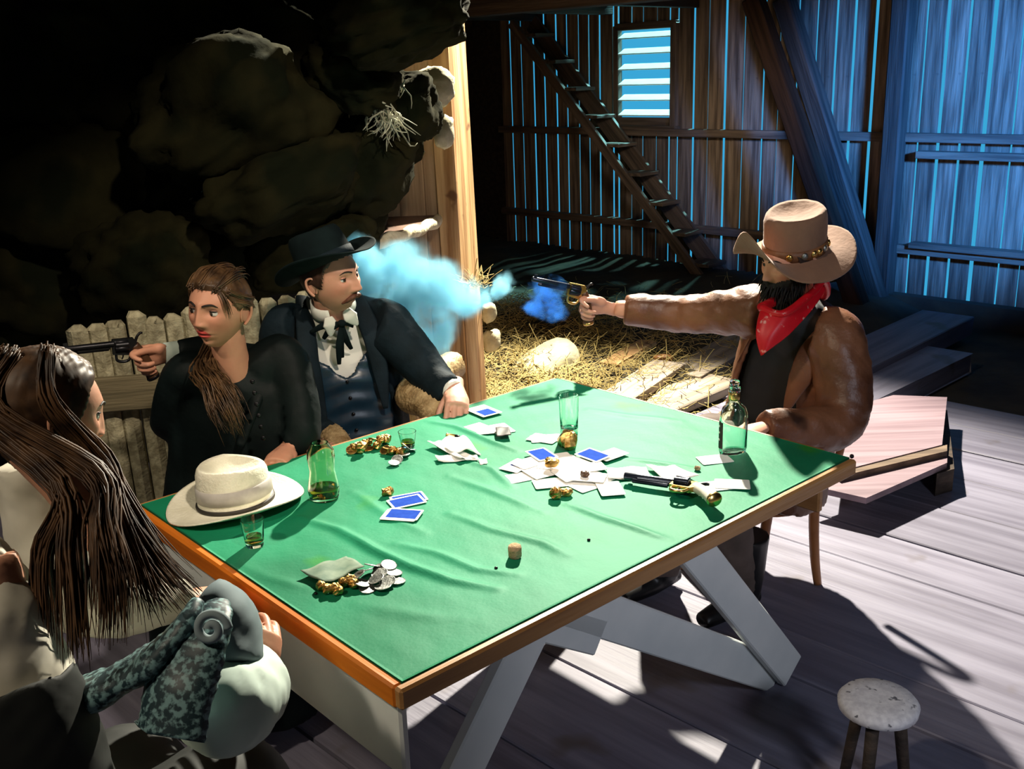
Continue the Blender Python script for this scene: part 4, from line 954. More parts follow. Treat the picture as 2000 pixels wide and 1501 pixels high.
def keep_w(V):
    az = np.degrees(np.abs(np.arctan2(V[:, 0], V[:, 1])))
    line = np.interp(az, [0, 25, 50, 68, 80, 100, 115, 180], [.054, .052, .040, .012, -.004, .005, -.035, -.075])
    return sst(0, .012, V[:, 2] - line)
hw = wpart('hair', cap_from_head(Vw, keep_w, .011, Rw, hc, 1, .0012), MT['brown_hair'], woman)
L_ = lambda *p: Rw @ np.array(p) + hc
pony = [L_(.0, -.088, .02), L_(.045, -.085, -.05), L_(.060, -.060, -.13)]
end = [W(455, 745, 2.63), W(440, 800, 2.60), W(462, 868, 2.60)]
wpart('ponytail', join(strands([pony + [W(400, 724, 2.71), W(425, 755, 2.64), W(445, 800, 2.60), W(465, 858, 2.60)], pony + [W(388, 724, 2.71), W(405, 755, 2.64), W(420, 800, 2.60), W(450, 850, 2.59)], pony + [W(410, 726, 2.71), W(445, 768, 2.64), W(476, 830, 2.6)]], 260, .010, .0024, 3)), MT['brown_hair'], hw)
wpart('hair_roll', strands([[L_(-.04, .066, .060), L_(-.045, .01, .090), L_(-.03, -.05, .086), L_(-.01, -.09, .07)], [L_(.04, .066, .060), L_(.045, .01, .090), L_(.03, -.05, .086), L_(.0, -.09, .07)], [L_(0, .074, .064), L_(0, .02, .097), L_(0, -.05, .093), L_(0, -.095, .06)]], 170, .009, .0022, 5, noise_=.002), MT['brown_hair'], hw)
wpart('loose_lock', strands([[L_(-.045, .066, .058), L_(-.060, .066, .030), L_(-.066, .056, -.005)], [L_(-.050, .060, .056), L_(-.067, .055, .028), L_(-.071, .044, -.012)]], 14, .003, .0012, 7, noise_=.001), MT['brown_hair'], hw)
wpart('side_hair', strands([[L_(-.065, .045, .055), L_(-.078, .0, .035), L_(-.06, -.06, .02), L_(-.02, -.095, .02)], [L_(-.070, .03, .03), L_(-.080, -.01, .02), L_(-.06, -.06, .0), L_(-.02, -.09, .01)]], 110, .007, .0020, 8, noise_=.002), MT['brown_hair'], hw)

# her pistol
zg = nrm(UP - aimw * aimw[2]); yg = np.cross(zg, aimw); palm = Rgw @ np.array([0, .078, -.026]) + wrR
revolver('revolver', 'dark pistol held by the woman in black at the left edge', np.stack([aimw, yg, zg], 1), palm + aimw * .066 + zg * .036, 'darkmetal', 'walnut', 'darkmetal', 'darkmetal', .9)

# ------------------------------------------------------------------ man in the dark suit
hc = W(648, 540, 3.14); nb = W(650, 598, 3.19); tc = W(700, 880, 3.30); tc[2] = .48
hf = nrm((.86, -.50, .08)); hu = nrm((-.12, -.02, 1))
tf = nrm((.30, -.95, 0)); Mt = (frame(tf, nrm(nb - tc)), tc)
shR, shL = W(556, 655, 3.22), W(762, 642, 3.24)
elL, wrL = W(842, 735, 3.16), W(888, 765, 3.07); elR, wrR = W(560, 800, 3.16), W(640, 850, 3.02)
hL = hand_geo(1, (.35, .42, .48, .55), (.55, .75), .08); hL = xf(hL, frame(nrm((.06, -.75, -.30)), nrm((.25, -.35, .9))), wrL + np.array([.006, -.005, .014]))
hR = hand_geo(1, .5, (.5, .6)); hR = xf(hR, frame(nrm((.6, -.6, -.2)), (0, 0, 1)), wrR)
Ht = np.linalg.norm(nb - tc)
man, Rm, Vm = person('person', (tc[0], tc[1], 0), 'moustached man in dark suit and black hat, seated at the far left', SKIN_M, (hc, hf, hu), nb,
    [torso(Mt, [(0, .13, .09, 0), (.2, .12, .09, -.01), (.36, .13, .085, -.01), (Ht - .10, .11, .06, -.01), (Ht - .03, .06, .05, -.01)]), tube([shR, elR, wrR], [.05, .042, .03], 12, 18), tube([shL, elL, wrL], [.05, .042, .03], 12, 18),
     tube([tc + [-.09, 0, 0], tc + [-.05, -.40, .02], tc + [-.05, -.42, -.38]], [.08, .065, .05], 12, 18), tube([tc + [.09, 0, 0], tc + [.20, -.38, .02], tc + [.22, -.40, -.38]], [.08, .065, .05], 12, 18)], [hL, hR], False, gaze=(.1, 0), brow_th=.0036, lip=(.50, .16, .12))
secs = [(-.05, .20, .15, 0), (.10, .185, .145, 0), (.25, .195, .140, 0), (.36, .20, .13, 0), (Ht - .05, .185, .10, -.01), (Ht - .005, .095, .075, -.015)]
sv = remesh([torso(Mt, [(z, rx - .026, ry - .020, yo) for z, rx, ry, yo in secs] + [(Ht + .02, .070, .066, -.01)], pw=2.2)], .012, 4)
sh_ = wpart('shirt', xf(sv, None, (0, 0, 0)), MT['shirt'], man)
vs = [(z, rx - .012, ry - .002, yo) for z, rx, ry, yo in secs[:3]] + [(Ht - .24, .190, .134, 0), (Ht - .15, .184, .120, -.004), (Ht - .06, .172, .096, -.01)]
vg = remesh([open_coat(Mt, vs, [.005, .005, .005, .005, .50, 1.0], .012)], .009, 4)
V, F = vg; loc_ = (V - tc) @ Mt[0]; nn = vnormals(V, F)
V = V + nn * (.0035 * np.sin(loc_[:, 2] * 95 + 2.5 * np.abs(loc_[:, 0]) * 8) * sst(.02, .08, loc_[:, 1]))[:, None]
ve = wpart('waistcoat', (V, F), MT['vest'], man)
jk = remesh([open_coat(Mt, [(z, rx + .006, ry + .012, yo) for z, rx, ry, yo in secs], [.95, .80, .68, .70, .82, 1.05], .02),
             tube([shR + (nb - shR) * .25, shR, elR, wrR], [.08, .084, .066, .050], 16, 30), tube([shL + (nb - shL) * .25, shL, elL, wrL + (elL - wrL) * .12], [.08, .084, .066, .047], 16, 30)], .0095, 7)
ja = wpart('jacket', crumple(jk, .006, 8), MT['suit'], man)
lp = lambda x, y, z: Mt[0] @ np.array([x, y, z]) + tc
ax0 = nrm(hc + Rm @ np.array([0, -.03, -.05]) - nb); nk0 = nb + ax0 * .012; Rn = frame(nrm(tf - ax0 * (tf @ ax0)), ax0)
for s in (-1, 1):
    wpart('lapel', crumple(tube([lp(s * .075, -.05, Ht + .01), lp(s * .088, .045, Ht - .03), lp(s * .105, .120, Ht - .12), lp(s * .105, .150, Ht - .24), lp(s * .10, .160, Ht - .36)], [.022, .030, .034, .026, .008], 10, 30, flat=.28, up=tf), .002, 4), MT['suit'], ja)
    cq = [nk0 + ax0 * .012 + Rn @ np.array([s * .030, .064, 0]), nk0 - ax0 * .012 + Rn @ np.array([s * .034, .078, 0]), nk0 - ax0 * .05 + Rn @ np.array([s * .046, .084, 0])]
    wpart('collar_wing', tube(cq, [.012, .024, .003], 10, 20, flat=.22, up=tf), MT['shirt'], sh_)
cr = []
for hgt, rad in ((-.020, .074), (.004, .068), (.030, .062)):
    aa = np.linspace(radians(90 + 22), radians(90 + 338), 30); o_ = [nk0 + ax0 * hgt + Rn @ np.array([rad * cos(q), rad * sin(q), 0]) for q in aa]; i_ = [nk0 + ax0 * hgt + Rn @ np.array([(rad - .004) * cos(q), (rad - .004) * sin(q), 0]) for q in aa]
    cr.append(np.array(o_ + i_[::-1]))
wpart('shirt_collar', loft(cr), MT['shirt'], sh_)
# string tie
tk = nk0 - ax0 * .012 + Rn @ np.array([0, .088, 0])
for e in [(-.030, .125, -.15), (.004, .130, -.17), (.018, .130, -.19), (-.050, .115, -.08), (.050, .118, -.10), (.085, .105, -.075)]:
    q = lp(e[0], e[1], Ht + e[2]); m_ = (tk + q) / 2 + tf * .012 + UP * (.012 if abs(e[0]) > .04 else .0) + Mt[0][:, 0] * .006; wpart('string_tie', tube([tk, m_, q], [.006, .011, .006], 8, 16, flat=.3, up=tf), MT['felt_black'], man)
wpart('tie_knot', ellips(tk, (.014, .010, .012), 10, 8), MT['felt_black'], man)
wc = [lp(.03, .150, Ht - .42), lp(.07, .165, Ht - .48), lp(.085, .160, Ht - .53), lp(.10, .15, Ht - .47)]
wpart('watch_chain', tube(wc, .0022, 6, 30), MT['silver'], ve)
for i in range(5): wpart('button', ellips(lp(.004, .140 + .002 * i, Ht - .25 - .055 * i), (.006, .004, .006), 8, 6), MT['darkmetal'], ve)
wpart('shirt_cuff', tube([wrL + (elL - wrL) * .16, wrL + (elL - wrL) * .02], [.038, .037], 16, 4), MT['shirt'], ja)
tr = remesh([tube([tc + [-.09, 0, 0], tc + [-.05, -.40, .02], tc + [-.05, -.43, -.36]], [.11, .085, .065], 14, 20), tube([tc + [.09, 0, 0], tc + [.20, -.38, .02], tc + [.22, -.41, -.36]], [.11, .085, .065], 14, 20), ellips(tc + [0, .02, 0], (.19, .15, .10), 20, 12)], .014, 4)
wpart('trousers', tr, MT['suit'], man)
for d in ([-.05, -.46, -.43], [.22, -.44, -.43]): wpart('boot', tube([tc + d + [0, .05, .06], tc + d + [0, .03, .0], tc + d + [.0, -.10, -.01], tc + d + [0, -.20, -.02]], [.05, .055, .045, .03], 12, 20, flat=.8), MT['boot'], man)
def keep_m(V):
    az = np.degrees(np.abs(np.arctan2(V[:, 0], V[:, 1])))
    line = np.interp(az, [0, 40, 62, 75, 88, 100, 115, 180], [.060, .055, .030, -.022, -.022, -.01, -.045, -.085])
    return sst(0, .010, V[:, 2] - line)
wpart('hair', cap_from_head(Vm, keep_m, .009, Rm, hc, 2, .0015), MT['dark_hair'], man)
L_ = lambda *p: Rm @ np.array(p) + hc
mo = []
for s in (-1, 1): mo.append(tube([L_(0, surf_y(Vm, 0, -.060) + .004, -.0595), L_(s * .014, surf_y(Vm, s * .014, -.061) + .005, -.0615), L_(s * .027, surf_y(Vm, s * .027, -.068) + .004, -.070), L_(s * .034, surf_y(Vm, s * .034, -.076) + .002, -.078)], [.0085, .0100, .008, .002], 8, 18, flat=.8))
wpart('moustache', ruffle(join(*mo), .0009, 600), MT['moustache'], man)
(hg, bandf) = hat(.083, .100, .115, .072, .90, .024, .040, .012, pinch=.25)
Rh = Rm @ rotx(radians(18)); hp = L_(0, -.010, .040)
mh = wpart('black_hat', xf(hg, Rh, hp), MT['felt_black'], man); wpart('hat_band', xf(bandf(.004, .030), Rh, hp), MT['suit'], mh)

# wicker armchair under him
wk = thing('wicker_armchair', (tc[0], tc[1] + .05, 0), 'tan wicker armchair the suited man sits in', 'chair')
def wover(path, r, n=16, seg=60):       # woven roll: rings of cord around a core
    g = tube(path, r, n, seg); V, F = g; k = np.arange(len(V)); i, j = k // n, k % n
    c = V.reshape(seg, n, 3).mean(1); V = c[i] + (V - c[i]) * (1 + .09 * np.where((i + (j // 2)) % 2, 1, -1))[:, None]; return V, F
ar1 = [W(800, 735, 3.30), W(830, 765, 3.20), W(862, 795, 3.06) - UP * .02]; ar1 = [p for p in ar1]
wpart('armrest', wover([tc + [.32, .30, .26], W(806, 768, 3.24), W(838, 786, 3.12), W(868, 806, 3.03) - UP * .05], [.05, .052, .052, .04]), MT['wicker'], wk)
wpart('armrest', wover([tc + [-.32, .25, .24], W(600, 830, 3.18), W(650, 856, 3.02), W(676, 872, 2.95) - UP * .03], [.05, .045, .042, .03]), MT['wicker'], wk)
wpart('seat', crumple((lambda g: (g[0] + tc - UP * .16, g[1]))(box(.58, .54, .10, bev=.03)), .003, 2), MT['wicker'], wk)
bk = []
for i in range(13):
    a = pi * (i / 12.); bk.append(tc + np.array([-.33 * cos(a), .10 + .26 * sin(a), .16 + .10 * sin(a)]))
wpart('back_roll', wover(bk, .04, 12, 90), MT['wicker'], wk)
for i in range(1, 12): wpart('back_slat', tube([bk[i], bk[i] * [1, 1, 0] + UP * (tc[2] - .14)], .016, 8, 4), MT['wicker'], wk)
for dx, dy in ((-.24, -.22), (.24, -.22), (-.24, .22), (.24, .22)): wpart('leg', tube([tc + [dx, dy, -.18], [tc[0] + dx * 1.1, tc[1] + dy * 1.1, 0]], [.025, .02], 10, 4), MT['wicker'], wk)
# chair of the woman in black
tcw = np.array(woman.location); wc_ = thing('wooden_chair', tcw, 'plain brown chair almost hidden under the woman in black', 'chair')
sm = box(.42, .40, .03, bev=.008); wpart('seat', (sm[0] + tcw + [0, .0, .395], sm[1]), MT['chairwood'], wc_, False)
for dx, dy in ((-.18, -.17), (.18, -.17), (-.18, .17), (.18, .17)): wpart('leg', tube([tcw + [dx, dy, .39], tcw + [dx * 1.1, dy * 1.1, 0]], [.018, .015], 10, 4), MT['chairwood'], wc_)
# ------------------------------------------------------------------ man in the tan hat
hc = W(1541, 506, 3.18); nb = W(1556, 618, 3.22); tc = np.array([.91, 3.36, .47])
hf = nrm((-.88, -.46, -.14)); hu = nrm((.03, -.04, 1))
tf = nrm((-.82, -.57, 0)); Mt = (frame(tf, nrm(nb - tc)), tc); Ht = np.linalg.norm(nb - tc)
lp = lambda x, y, z: Mt[0] @ np.array([x, y, z]) + tc
shR, shL = W(1468, 608, 3.32), W(1632, 672, 3.10)
fist = W(1158, 598, 3.48); aim = nrm(W(1000, 566, 3.40) - fist)
elR = W(1330, 612, 3.46); wrR = W(1200, 602, 3.49); elL = W(1640, 822, 2.98); wrL = W(1492, 832, 2.87)
hR = hand_geo(-1, (.75, 1.15, 1.2, 1.2), (.25, .55), .05); Rh_ = frame(aim, nrm((.05, .92, .25))); hR = xf(hR, Rh_, fist + (wrR - fist) * .55)
hL = hand_geo(1, .35, (.5, .5)); hL = xf(hL, frame(nrm((-.8, -.55, -.05)), (0, 0, 1)), wrL + [0, 0, .0])
kn = [tc + np.array([-.24, -.36, .05]), tc + np.array([-.40, -.22, .05])]; ft = [np.array([.74, 3.05, .09]), np.array([.50, 3.22, .09])]
cow, Rc, Vc = person('person', (tc[0], tc[1], 0), 'bearded man in tan hat, red bandana and brown leather jacket firing a revolver', SKIN_M, (hc, hf, hu), nb,
    [torso(Mt, [(0, .13, .09, 0), (.2, .12, .09, -.01), (.36, .13, .085, -.01), (Ht - .10, .11, .06, -.01), (Ht - .03, .06, .05, -.01)]), tube([shR, elR, wrR], [.052, .043, .031], 12, 18), tube([shL, elL, wrL], [.052, .043, .031], 12, 18),
     tube([tc + [.08, -.05, 0], kn[0], ft[0]], [.08, .062, .045], 12, 18), tube([tc + [-.10, .06, 0], kn[1], ft[1]], [.08, .062, .045], 12, 18)], [hR, hL], False, gaze=(0, 0), brow_th=.004, lip=(.45, .14, .11))
secs = [(-.06, .20, .15, 0), (.10, .185, .145, 0), (.25, .20, .145, 0), (.36, .205, .135, 0), (Ht - .05, .185, .105, -.01), (Ht - .0, .095, .08, -.015)]
wpart('black_shirt', crumple(remesh([torso(Mt, [(z, rx - .02, ry - .014, yo) for z, rx, ry, yo in secs] + [(Ht + .03, .075, .07, -.01)], pw=2.2), tube([nb - nrm(hc - nb) * .10, nb, nb + nrm(hc - nb) * .035], [.088, .084, .070], 16, 8)], .012, 4), .004, 6), MT['black_shirt'], cow)
jk = remesh([open_coat(Mt, [(-.14, .225, .175, 0)] + [(z, rx + .012, ry + .016, yo) for z, rx, ry, yo in secs], [.85, .78, .66, .60, .52, .50, .9], .02),
             tube([shR + (nb - shR) * .3, shR, elR, wrR + (elR - wrR) * .16], [.085, .088, .066, .052], 16, 34), tube([shL + (nb - shL) * .3, shL, elL, wrL], [.088, .094, .080, .050], 16, 34)], .0095, 6)
V, F = jk; nn = vnormals(V, F)
def folds(V, a, b, amp, fr, seed):      # cross folds along a sleeve
    ax = nrm(b - a); t = (V - a) @ ax; L = np.linalg.norm(b - a); rad = np.linalg.norm(V - a - np.outer(t, ax), axis=1)
    return amp * np.sin(t * fr + 3.5 * wob(V, 11, seed)) * (.5 + .5 * wob(V, 7, seed + 2)) * sst(-.02, .06, t) * sst(L + .05, L - .02, t) * sst(.14, .09, rad)
V = V + nn * (folds(V, shR, elR, .003, 75, 1) + folds(V, elR, wrR, .003, 90, 2) + folds(V, shL, elL, .003, 45, 3) + folds(V, elL, wrL, .006, 60, 4))[:, None]
ja = wpart('leather_jacket', crumple(crumple((V, F), .006, 9, 11), .003, 4, 40, (1, 1, 1)), MT['leather'], cow)
wpart('jacket_collar', crumple(tube([lp(.105, .09, Ht - .07), lp(.10, -.01, Ht + .01), lp(.06, -.075, Ht + .0), lp(-.05, -.08, Ht + .0), lp(-.105, .005, Ht + .01), lp(-.125, .115, Ht - .07), lp(-.130, .150, Ht - .15), lp(-.125, .168, Ht - .26)], [.020, .026, .022, .022, .032, .042, .036, .010], 12, 50, flat=.34), .002, 3), MT['leather'], ja)
wpart('jacket_collar', crumple(tube([lp(.09, .06, Ht - .02), lp(.125, .10, Ht - .10), lp(.135, .135, Ht - .22)], [.02, .032, .012], 10, 24, flat=.3), .002, 3), MT['leather'], ja)
tr = remesh([tube([tc + [.08, -.05, 0], kn[0], ft[0]], [.115, .092, .066], 14, 22), tube([tc + [-.10, .06, 0], kn[1], ft[1]], [.115, .092, .066], 14, 22), ellips(tc, (.19, .16, .11), 20, 12)], .014, 4)
wpart('trousers', crumple(tr, .005, 4), MT['trouser'], cow)
for f in ft: wpart('boot', remesh([tube([f + UP * .20, f + UP * .06, f + UP * -.03], [.085, .072, .058], 14, 10), tube([f + np.array([.05, .06, -.045]), f + tf * .06 + UP * -.045, f + tf * .19 + UP * -.055], [.045, .048, .032], 12, 14, flat=.8)], .010, 4), MT['boot'], cow)
# beard and hair
def keep_b(V):
    az = np.degrees(np.abs(np.arctan2(V[:, 0], V[:, 1]))); line = np.interp(az, [0, 12, 25, 45, 70, 90, 100], [-.052, -.054, -.045, -.040, -.022, -.010, -.2])
    mouth = 1 - np.exp(-(V[:, 0] / .018) ** 2 - ((V[:, 2] + .073) / .006) ** 2)
    return sst(0, .012, line - V[:, 2]) * mouth * sst(-.02, .0, V[:, 1])
L_ = lambda *p: Rc @ np.array(p) + hc
bd = wpart('beard', cap_from_head(Vc, keep_b, .013, Rc, hc, 3, .002, False), MT['beard'], cow)
R = np.random.default_rng(4); pts = Vc[(keep_b(Vc) > .6)]; pts = pts[R.integers(0, len(pts), 700)]; gs = []
for p in pts:
    d = nrm(nrm(p) * .6 + np.array([0, .35, -.8]) + R.normal(size=3) * .25); l = R.uniform(.02, .05) * (1 + 1.0 * np.clip(-(p[2] + .06) / .05, 0, 1)); q = p + nrm(p) * .010
    gs.append(tube([q, q + d * l * .5, q + d * l + np.array([0, 0, -.006])], [.0022, .0018, .0006], 4))
g = join(*gs); wpart('beard_hair', (g[0] @ Rc.T + hc, g[1]), MT['beard'], bd)
def keep_c(V):
    az = np.degrees(np.abs(np.arctan2(V[:, 0], V[:, 1]))); line = np.interp(az, [0, 40, 62, 75, 88, 100, 115, 180], [.060, .055, .030, -.022, -.022, -.02, -.06, -.09]); return sst(0, .010, V[:, 2] - line)
wpart('hair', cap_from_head(Vc, keep_c, .011, Rc, hc, 2, .0015), MT['dark_hair'], cow)
# bandana
upc = [W(1486, 600, 3.06), W(1503, 612, 3.02), W(1530, 612, 3.01), W(1560, 600, 3.03), W(1588, 570, 3.09), W(1606, 546, 3.15)]
loc2 = [W(1486, 694, 2.985), W(1490, 692, 2.98), W(1512, 676, 2.985), W(1545, 648, 3.00), W(1580, 612, 3.05), W(1610, 566, 3.13)]
U_, L2 = spline(upc, 26), spline(loc2, 26); V = []
for j in range(15):
    t = j / 14.; q = U_ * (1 - t) + L2 * t; bul = sin(pi * t) * .018
    V.append(q + np.outer(np.linspace(1, .2, 26) * bul + .004 * np.sin(np.linspace(0, 15, 26) + 3 * t), tf))
V = np.array(V); nb_ = V.reshape(-1, 3); F = [(j * 26 + i, j * 26 + i + 1, (j + 1) * 26 + i + 1, (j + 1) * 26 + i) for j in range(14) for i in range(25)]
back_ = nb_ - tf * .004; n = len(nb_)
F2 = F + [tuple(n + k for k in reversed(f)) for f in F]
per = list(range(25)) + [j * 26 + 25 for j in range(14)] + [14 * 26 + i for i in range(25, 0, -1)] + [j * 26 for j in range(14, 0, -1)]
F2 += [(per[i], n + per[i], n + per[(i + 1) % len(per)], per[(i + 1) % len(per)]) for i in range(len(per))]
ba = wpart('bandana', (np.concatenate([nb_, back_]), F2), MT['red'], cow)
wpart('bandana_roll', crumple(tube([upc[0], upc[2], upc[4], upc[5], lp(.02, -.075, Ht + .04), lp(.08, -.03, Ht + .035), upc[0]], [.014, .012, .013, .016, .018, .016, .014], 10, 50), .002, 2), MT['red'], ba)
# hat
def bz(ang, t):
    s_, c_ = np.sin(ang), np.cos(ang)
    return t ** 1.5 * (.125 * np.clip(s_, 0, 1) ** 7 - .034 * np.abs(c_) ** 2 * (1 - .0 * s_) + .016 * np.clip(-s_, 0, 1) ** 2)
(hg, bandf) = hat(.088, .102, .138, .088, 1.0, .022, 0, 0, pinch=.10, brimz=bz)
Rh = Rc @ roty(radians(-7)) @ rotx(radians(-3)); hp = W(1552, 489, 3.19)
ch_ = wpart('tan_hat', ruffle(xf(hg, Rh, hp), .0025, 30, 2), MT['felt_tan'], cow)
bd2 = wpart('hat_band', xf(bandf(.002, .036, .004), Rh, hp), MT['band_brown'], ch_)
for i, (a, m) in enumerate([(158, 'silver'), (176, 'brass'), (188, 'brass'), (204, 'silver'), (132, 'brass'), (228, 'brass')]):
    a = radians(a); q = np.array([.0935 * cos(a), .1075 * sin(a), .020]); wpart('concho', ellips(Rh @ q + hp, (.011, .007, .012), 12, 8, Rh @ rotz(a + pi / 2)), MT[m], ch_)
# revolver in his fist
zg = nrm(np.array([0, 0, 1.]) - aim * aim[2]); yg = np.cross(zg, aim); Rg = np.stack([aim, yg, zg], 1)
palm = Rh_ @ np.array([0, .078, -.026]) + fist + (wrR - fist) * .55
revolver('revolver', 'smoking revolver aimed left in the outstretched fist of the bearded man', Rg, palm + aim * .066 + zg * .036, 'brass', 'walnut', 'brass', 'gunmetal', .9)
# bentwood chair
chx = thing('bentwood_chair', (tc[0] - .02, tc[1] + .0, 0), 'reddish brown bentwood chair under the bearded man, splayed legs showing', 'chair')
sc_ = np.array([tc[0] - .02, tc[1] + .0, .44])
f_, s_ = nrm((-.80, -.60, 0)), nrm((.60, -.80, 0))
wpart('seat', (lambda g: (g[0] + sc_, g[1]))(lathe([(.195, -.02), (.205, -.012), (.205, .0), (.195, .006), (.02, .004)], 32)), MT['chairwood'], chx)
lf_ = Z(1474, 1182, 0); lr_ = Z(1597, 1140, 0); away = np.array([-.20, .29, 0])
for k, b in enumerate((lf_, lf_ + away)): top = sc_ + f_ * .13 + s_ * (.13 if k == 0 else -.13) - UP * .015; wpart('leg', tube([top, (top + b) / 2 + f_ * .004, b], [.019, .017, .014], 12, 12), MT['chairwood'], chx)
for k, b in enumerate((lr_, lr_ + away)):
    top = sc_ - f_ * .14 + s_ * (.12 if k == 0 else -.12) - UP * .01; wpart('leg', tube([top, top * .62 + b * .38 + f_ * .03, top * .25 + b * .75 + f_ * .022, b], [.020, .019, .017, .014], 12, 16), MT['chairwood'], chx)
wpart('seat_ring', (lambda g: (g[0] + sc_ - UP * .16, g[1]))(tube([(.15 * cos(a), .15 * sin(a), 0) for a in np.linspace(0, 2 * pi, 25)], .009, 8)), MT['chairwood'], chx)
wpart('back_hoop', tube([sc_ - f_ * .17 + s_ * .17, sc_ - f_ * .24 + s_ * .17 + UP * .30, sc_ - f_ * .27 + UP * .42, sc_ - f_ * .24 - s_ * .17 + UP * .30, sc_ - f_ * .17 - s_ * .17], .014, 10, 40), MT['chairwood'], chx)

# ------------------------------------------------------------------ long-haired woman in the near left corner
hc = W(92, 800, 1.64); nb = W(200, 1010, 1.58); tc = np.array([-.74, 1.30, .50])
hf = nrm((.70, .66, -.30)); hu = nrm((-.05, .10, 1))
tf = nrm((.72, .69, 0)); Mt = (frame(tf, nrm(nb - tc)), tc); Ht = np.linalg.norm(nb - tc)
lp = lambda x, y, z: Mt[0] @ np.array([x, y, z]) + tc
shR = W(425, 1222, 1.52); elR = W(440, 1400, 1.42); wrR = W(505, 1325, 1.62); shL = nb + (nb - shR) * .75 + np.array([0, .05, -.06]); elL = shL + np.array([.03, -.02, -.26]); wrL = elL + np.array([.16, .14, -.08])
hR = hand_geo(1, (.5, .55, .6, .65), (.4, .6)); hR = xf(hR, frame(nrm((.05, .55, .40)), nrm((.75, -.25, .5))), wrR - nrm((.05, .55, .40)) * .0)
hL = xf(hand_geo(-1, .4, (.5, .5)), frame(nrm(wrL - elL), (0, 0, 1)), wrL)
fgw, Rf, Vf = person('person', (tc[0], tc[1], 0), 'long-haired woman seen from behind at the near left corner', SKIN_W, (hc, hf, hu), nb,
    [torso(Mt, [(0, .15, .11, 0), (.2, .13, .10, 0), (.4, .14, .10, 0), (Ht - .04, .12, .08, 0)]), tube([shR, elR, wrR], [.045, .038, .027], 12, 18), tube([shL, elL, wrL], [.045, .038, .027], 12, 18),
     tube([tc + [.04, 0, 0], tc + [.20, .30, 0], tc + [.20, .33, -.40]], [.075, .06, .045], 12, 18), tube([tc + [-.08, 0, 0], tc + [.0, .36, 0], tc + [0, .38, -.40]], [.075, .06, .045], 12, 18)], [hR, hL], True)
bl = remesh([torso(Mt, [(-.03, .18, .14, 0), (.15, .155, .12, 0), (.34, .165, .12, 0), (Ht - .12, .15, .10, 0), (Ht - .01, .08, .07, 0)], pw=2.2), tube([shL, elL, wrL], [.075, .065, .04], 14, 20)], .010, 6)
bo = wpart('blouse', crumple(bl, .007, 2), MT['blouse'], fgw)
wpart('sleeve', crumple(remesh([tube([shR + (nb - shR) * .2, shR, (shR + elR) / 2], [.058, .072, .070], 16, 16)], .009, 6), .004, 4, 20), MT['greyblue'], bo)
wpart('sleeve_cuff', crumple(remesh([tube([(shR * .35 + elR * .65), elR + [.0, 0, .02], (elR + wrR) / 2 + [0, 0, .015], wrR - (wrR - elR) * .06], [.062, .082, .085, .045], 18, 26)], .009, 6), .005, 6, 20), MT['mint'], bo)
vt = remesh([open_coat(Mt, [(-.04, .195, .155, 0), (.15, .17, .135, 0), (.32, .18, .135, 0), (.42, .178, .125, 0)], [.5, .5, .6, .7], .012)], .010, 5)
ve = wpart('vest', crumple(vt, .005, 5), MT['darkvest'], fgw)
def sash(name, pts, r, seed, par): 
    return wpart(name, crumple(tube([W(x, y, Y) for x, y, Y in pts], r, 14, 44, flat=.5), .006, seed, 40), MT['paisley'], par)
sash('scarf', [(130, 1372, 1.38), (230, 1328, 1.37), (300, 1286, 1.37), (350, 1235, 1.38), (385, 1180, 1.42)], [.045, .048, .046, .040, .02], 2, fgw)
sash('scarf', [(330, 1430, 1.30), (350, 1345, 1.33), (385, 1270, 1.36), (415, 1210, 1.40), (428, 1172, 1.46)], [.062, .060, .052, .036, .014], 4, fgw)
q = W(412, 1228, 1.345); wpart('scarf_knot', crumple(tube([q + (.026 - .0024 * a) * np.array([cos(a), .25 * sin(a), sin(a)]) for a in np.linspace(0, 9, 22)], .007, 8, 60), .002, 3), MT['greyblue'], fgw)
def keep_f(V):
    az = np.degrees(np.abs(np.arctan2(V[:, 0], V[:, 1]))); line = np.interp(az, [0, 30, 60, 80, 110, 180], [.066, .06, .03, -.04, -.09, -.10]); return sst(0, .012, V[:, 2] - line)
hh = wpart('hair', cap_from_head(Vf, keep_f, .013, Rf, hc, 4, .002), MT['long_hair'], fgw)
L_ = lambda *p: Rf @ np.array(p) + hc
A_ = [L_(.05, -.03, .10), L_(.085, -.03, .02), W(200, 905, 1.57)]; B_ = [L_(.02, -.07, .09), L_(.05, -.10, .0), W(190, 930, 1.50)]; C_ = [L_(-.03, -.07, .09), L_(-.03, -.11, 0), W(120, 950, 1.47)]
paths = [A_ + [W(255, 1010, 1.50), W(320, 1100, 1.45), W(395, 1178, 1.42)], A_ + [W(240, 1020, 1.48), W(290, 1110, 1.43), W(350, 1190, 1.38)], A_ + [W(225, 1010, 1.48), W(265, 1110, 1.42), W(300, 1215, 1.36)],
         B_ + [W(215, 1040, 1.42), W(240, 1140, 1.37), W(245, 1260, 1.33)], B_ + [W(195, 1040, 1.42), W(205, 1150, 1.36), W(205, 1280, 1.31)], C_ + [W(140, 1080, 1.40), W(150, 1200, 1.35), W(155, 1300, 1.31)], C_ + [W(90, 1080, 1.42), W(95, 1200, 1.38), W(100, 1290, 1.36)]]
wpart('hair_locks', strands(paths, 620, .010, .0022, 6, noise_=.0022), MT['long_hair'], hh)
sk = remesh([tube([tc + [.04, -.02, 0], tc + [.16, .20, .02], tc + [.20, .32, -.05], tc + [.20, .33, -.46]], [.14, .12, .11, .13], 14, 20), tube([tc + [-.08, 0, 0], tc + [-.02, .24, .02], tc + [0, .36, -.05], tc + [0, .38, -.46]], [.14, .12, .11, .13], 14, 20)], .016, 5)
wpart('skirt', sk, MT['darkvest'], fgw)
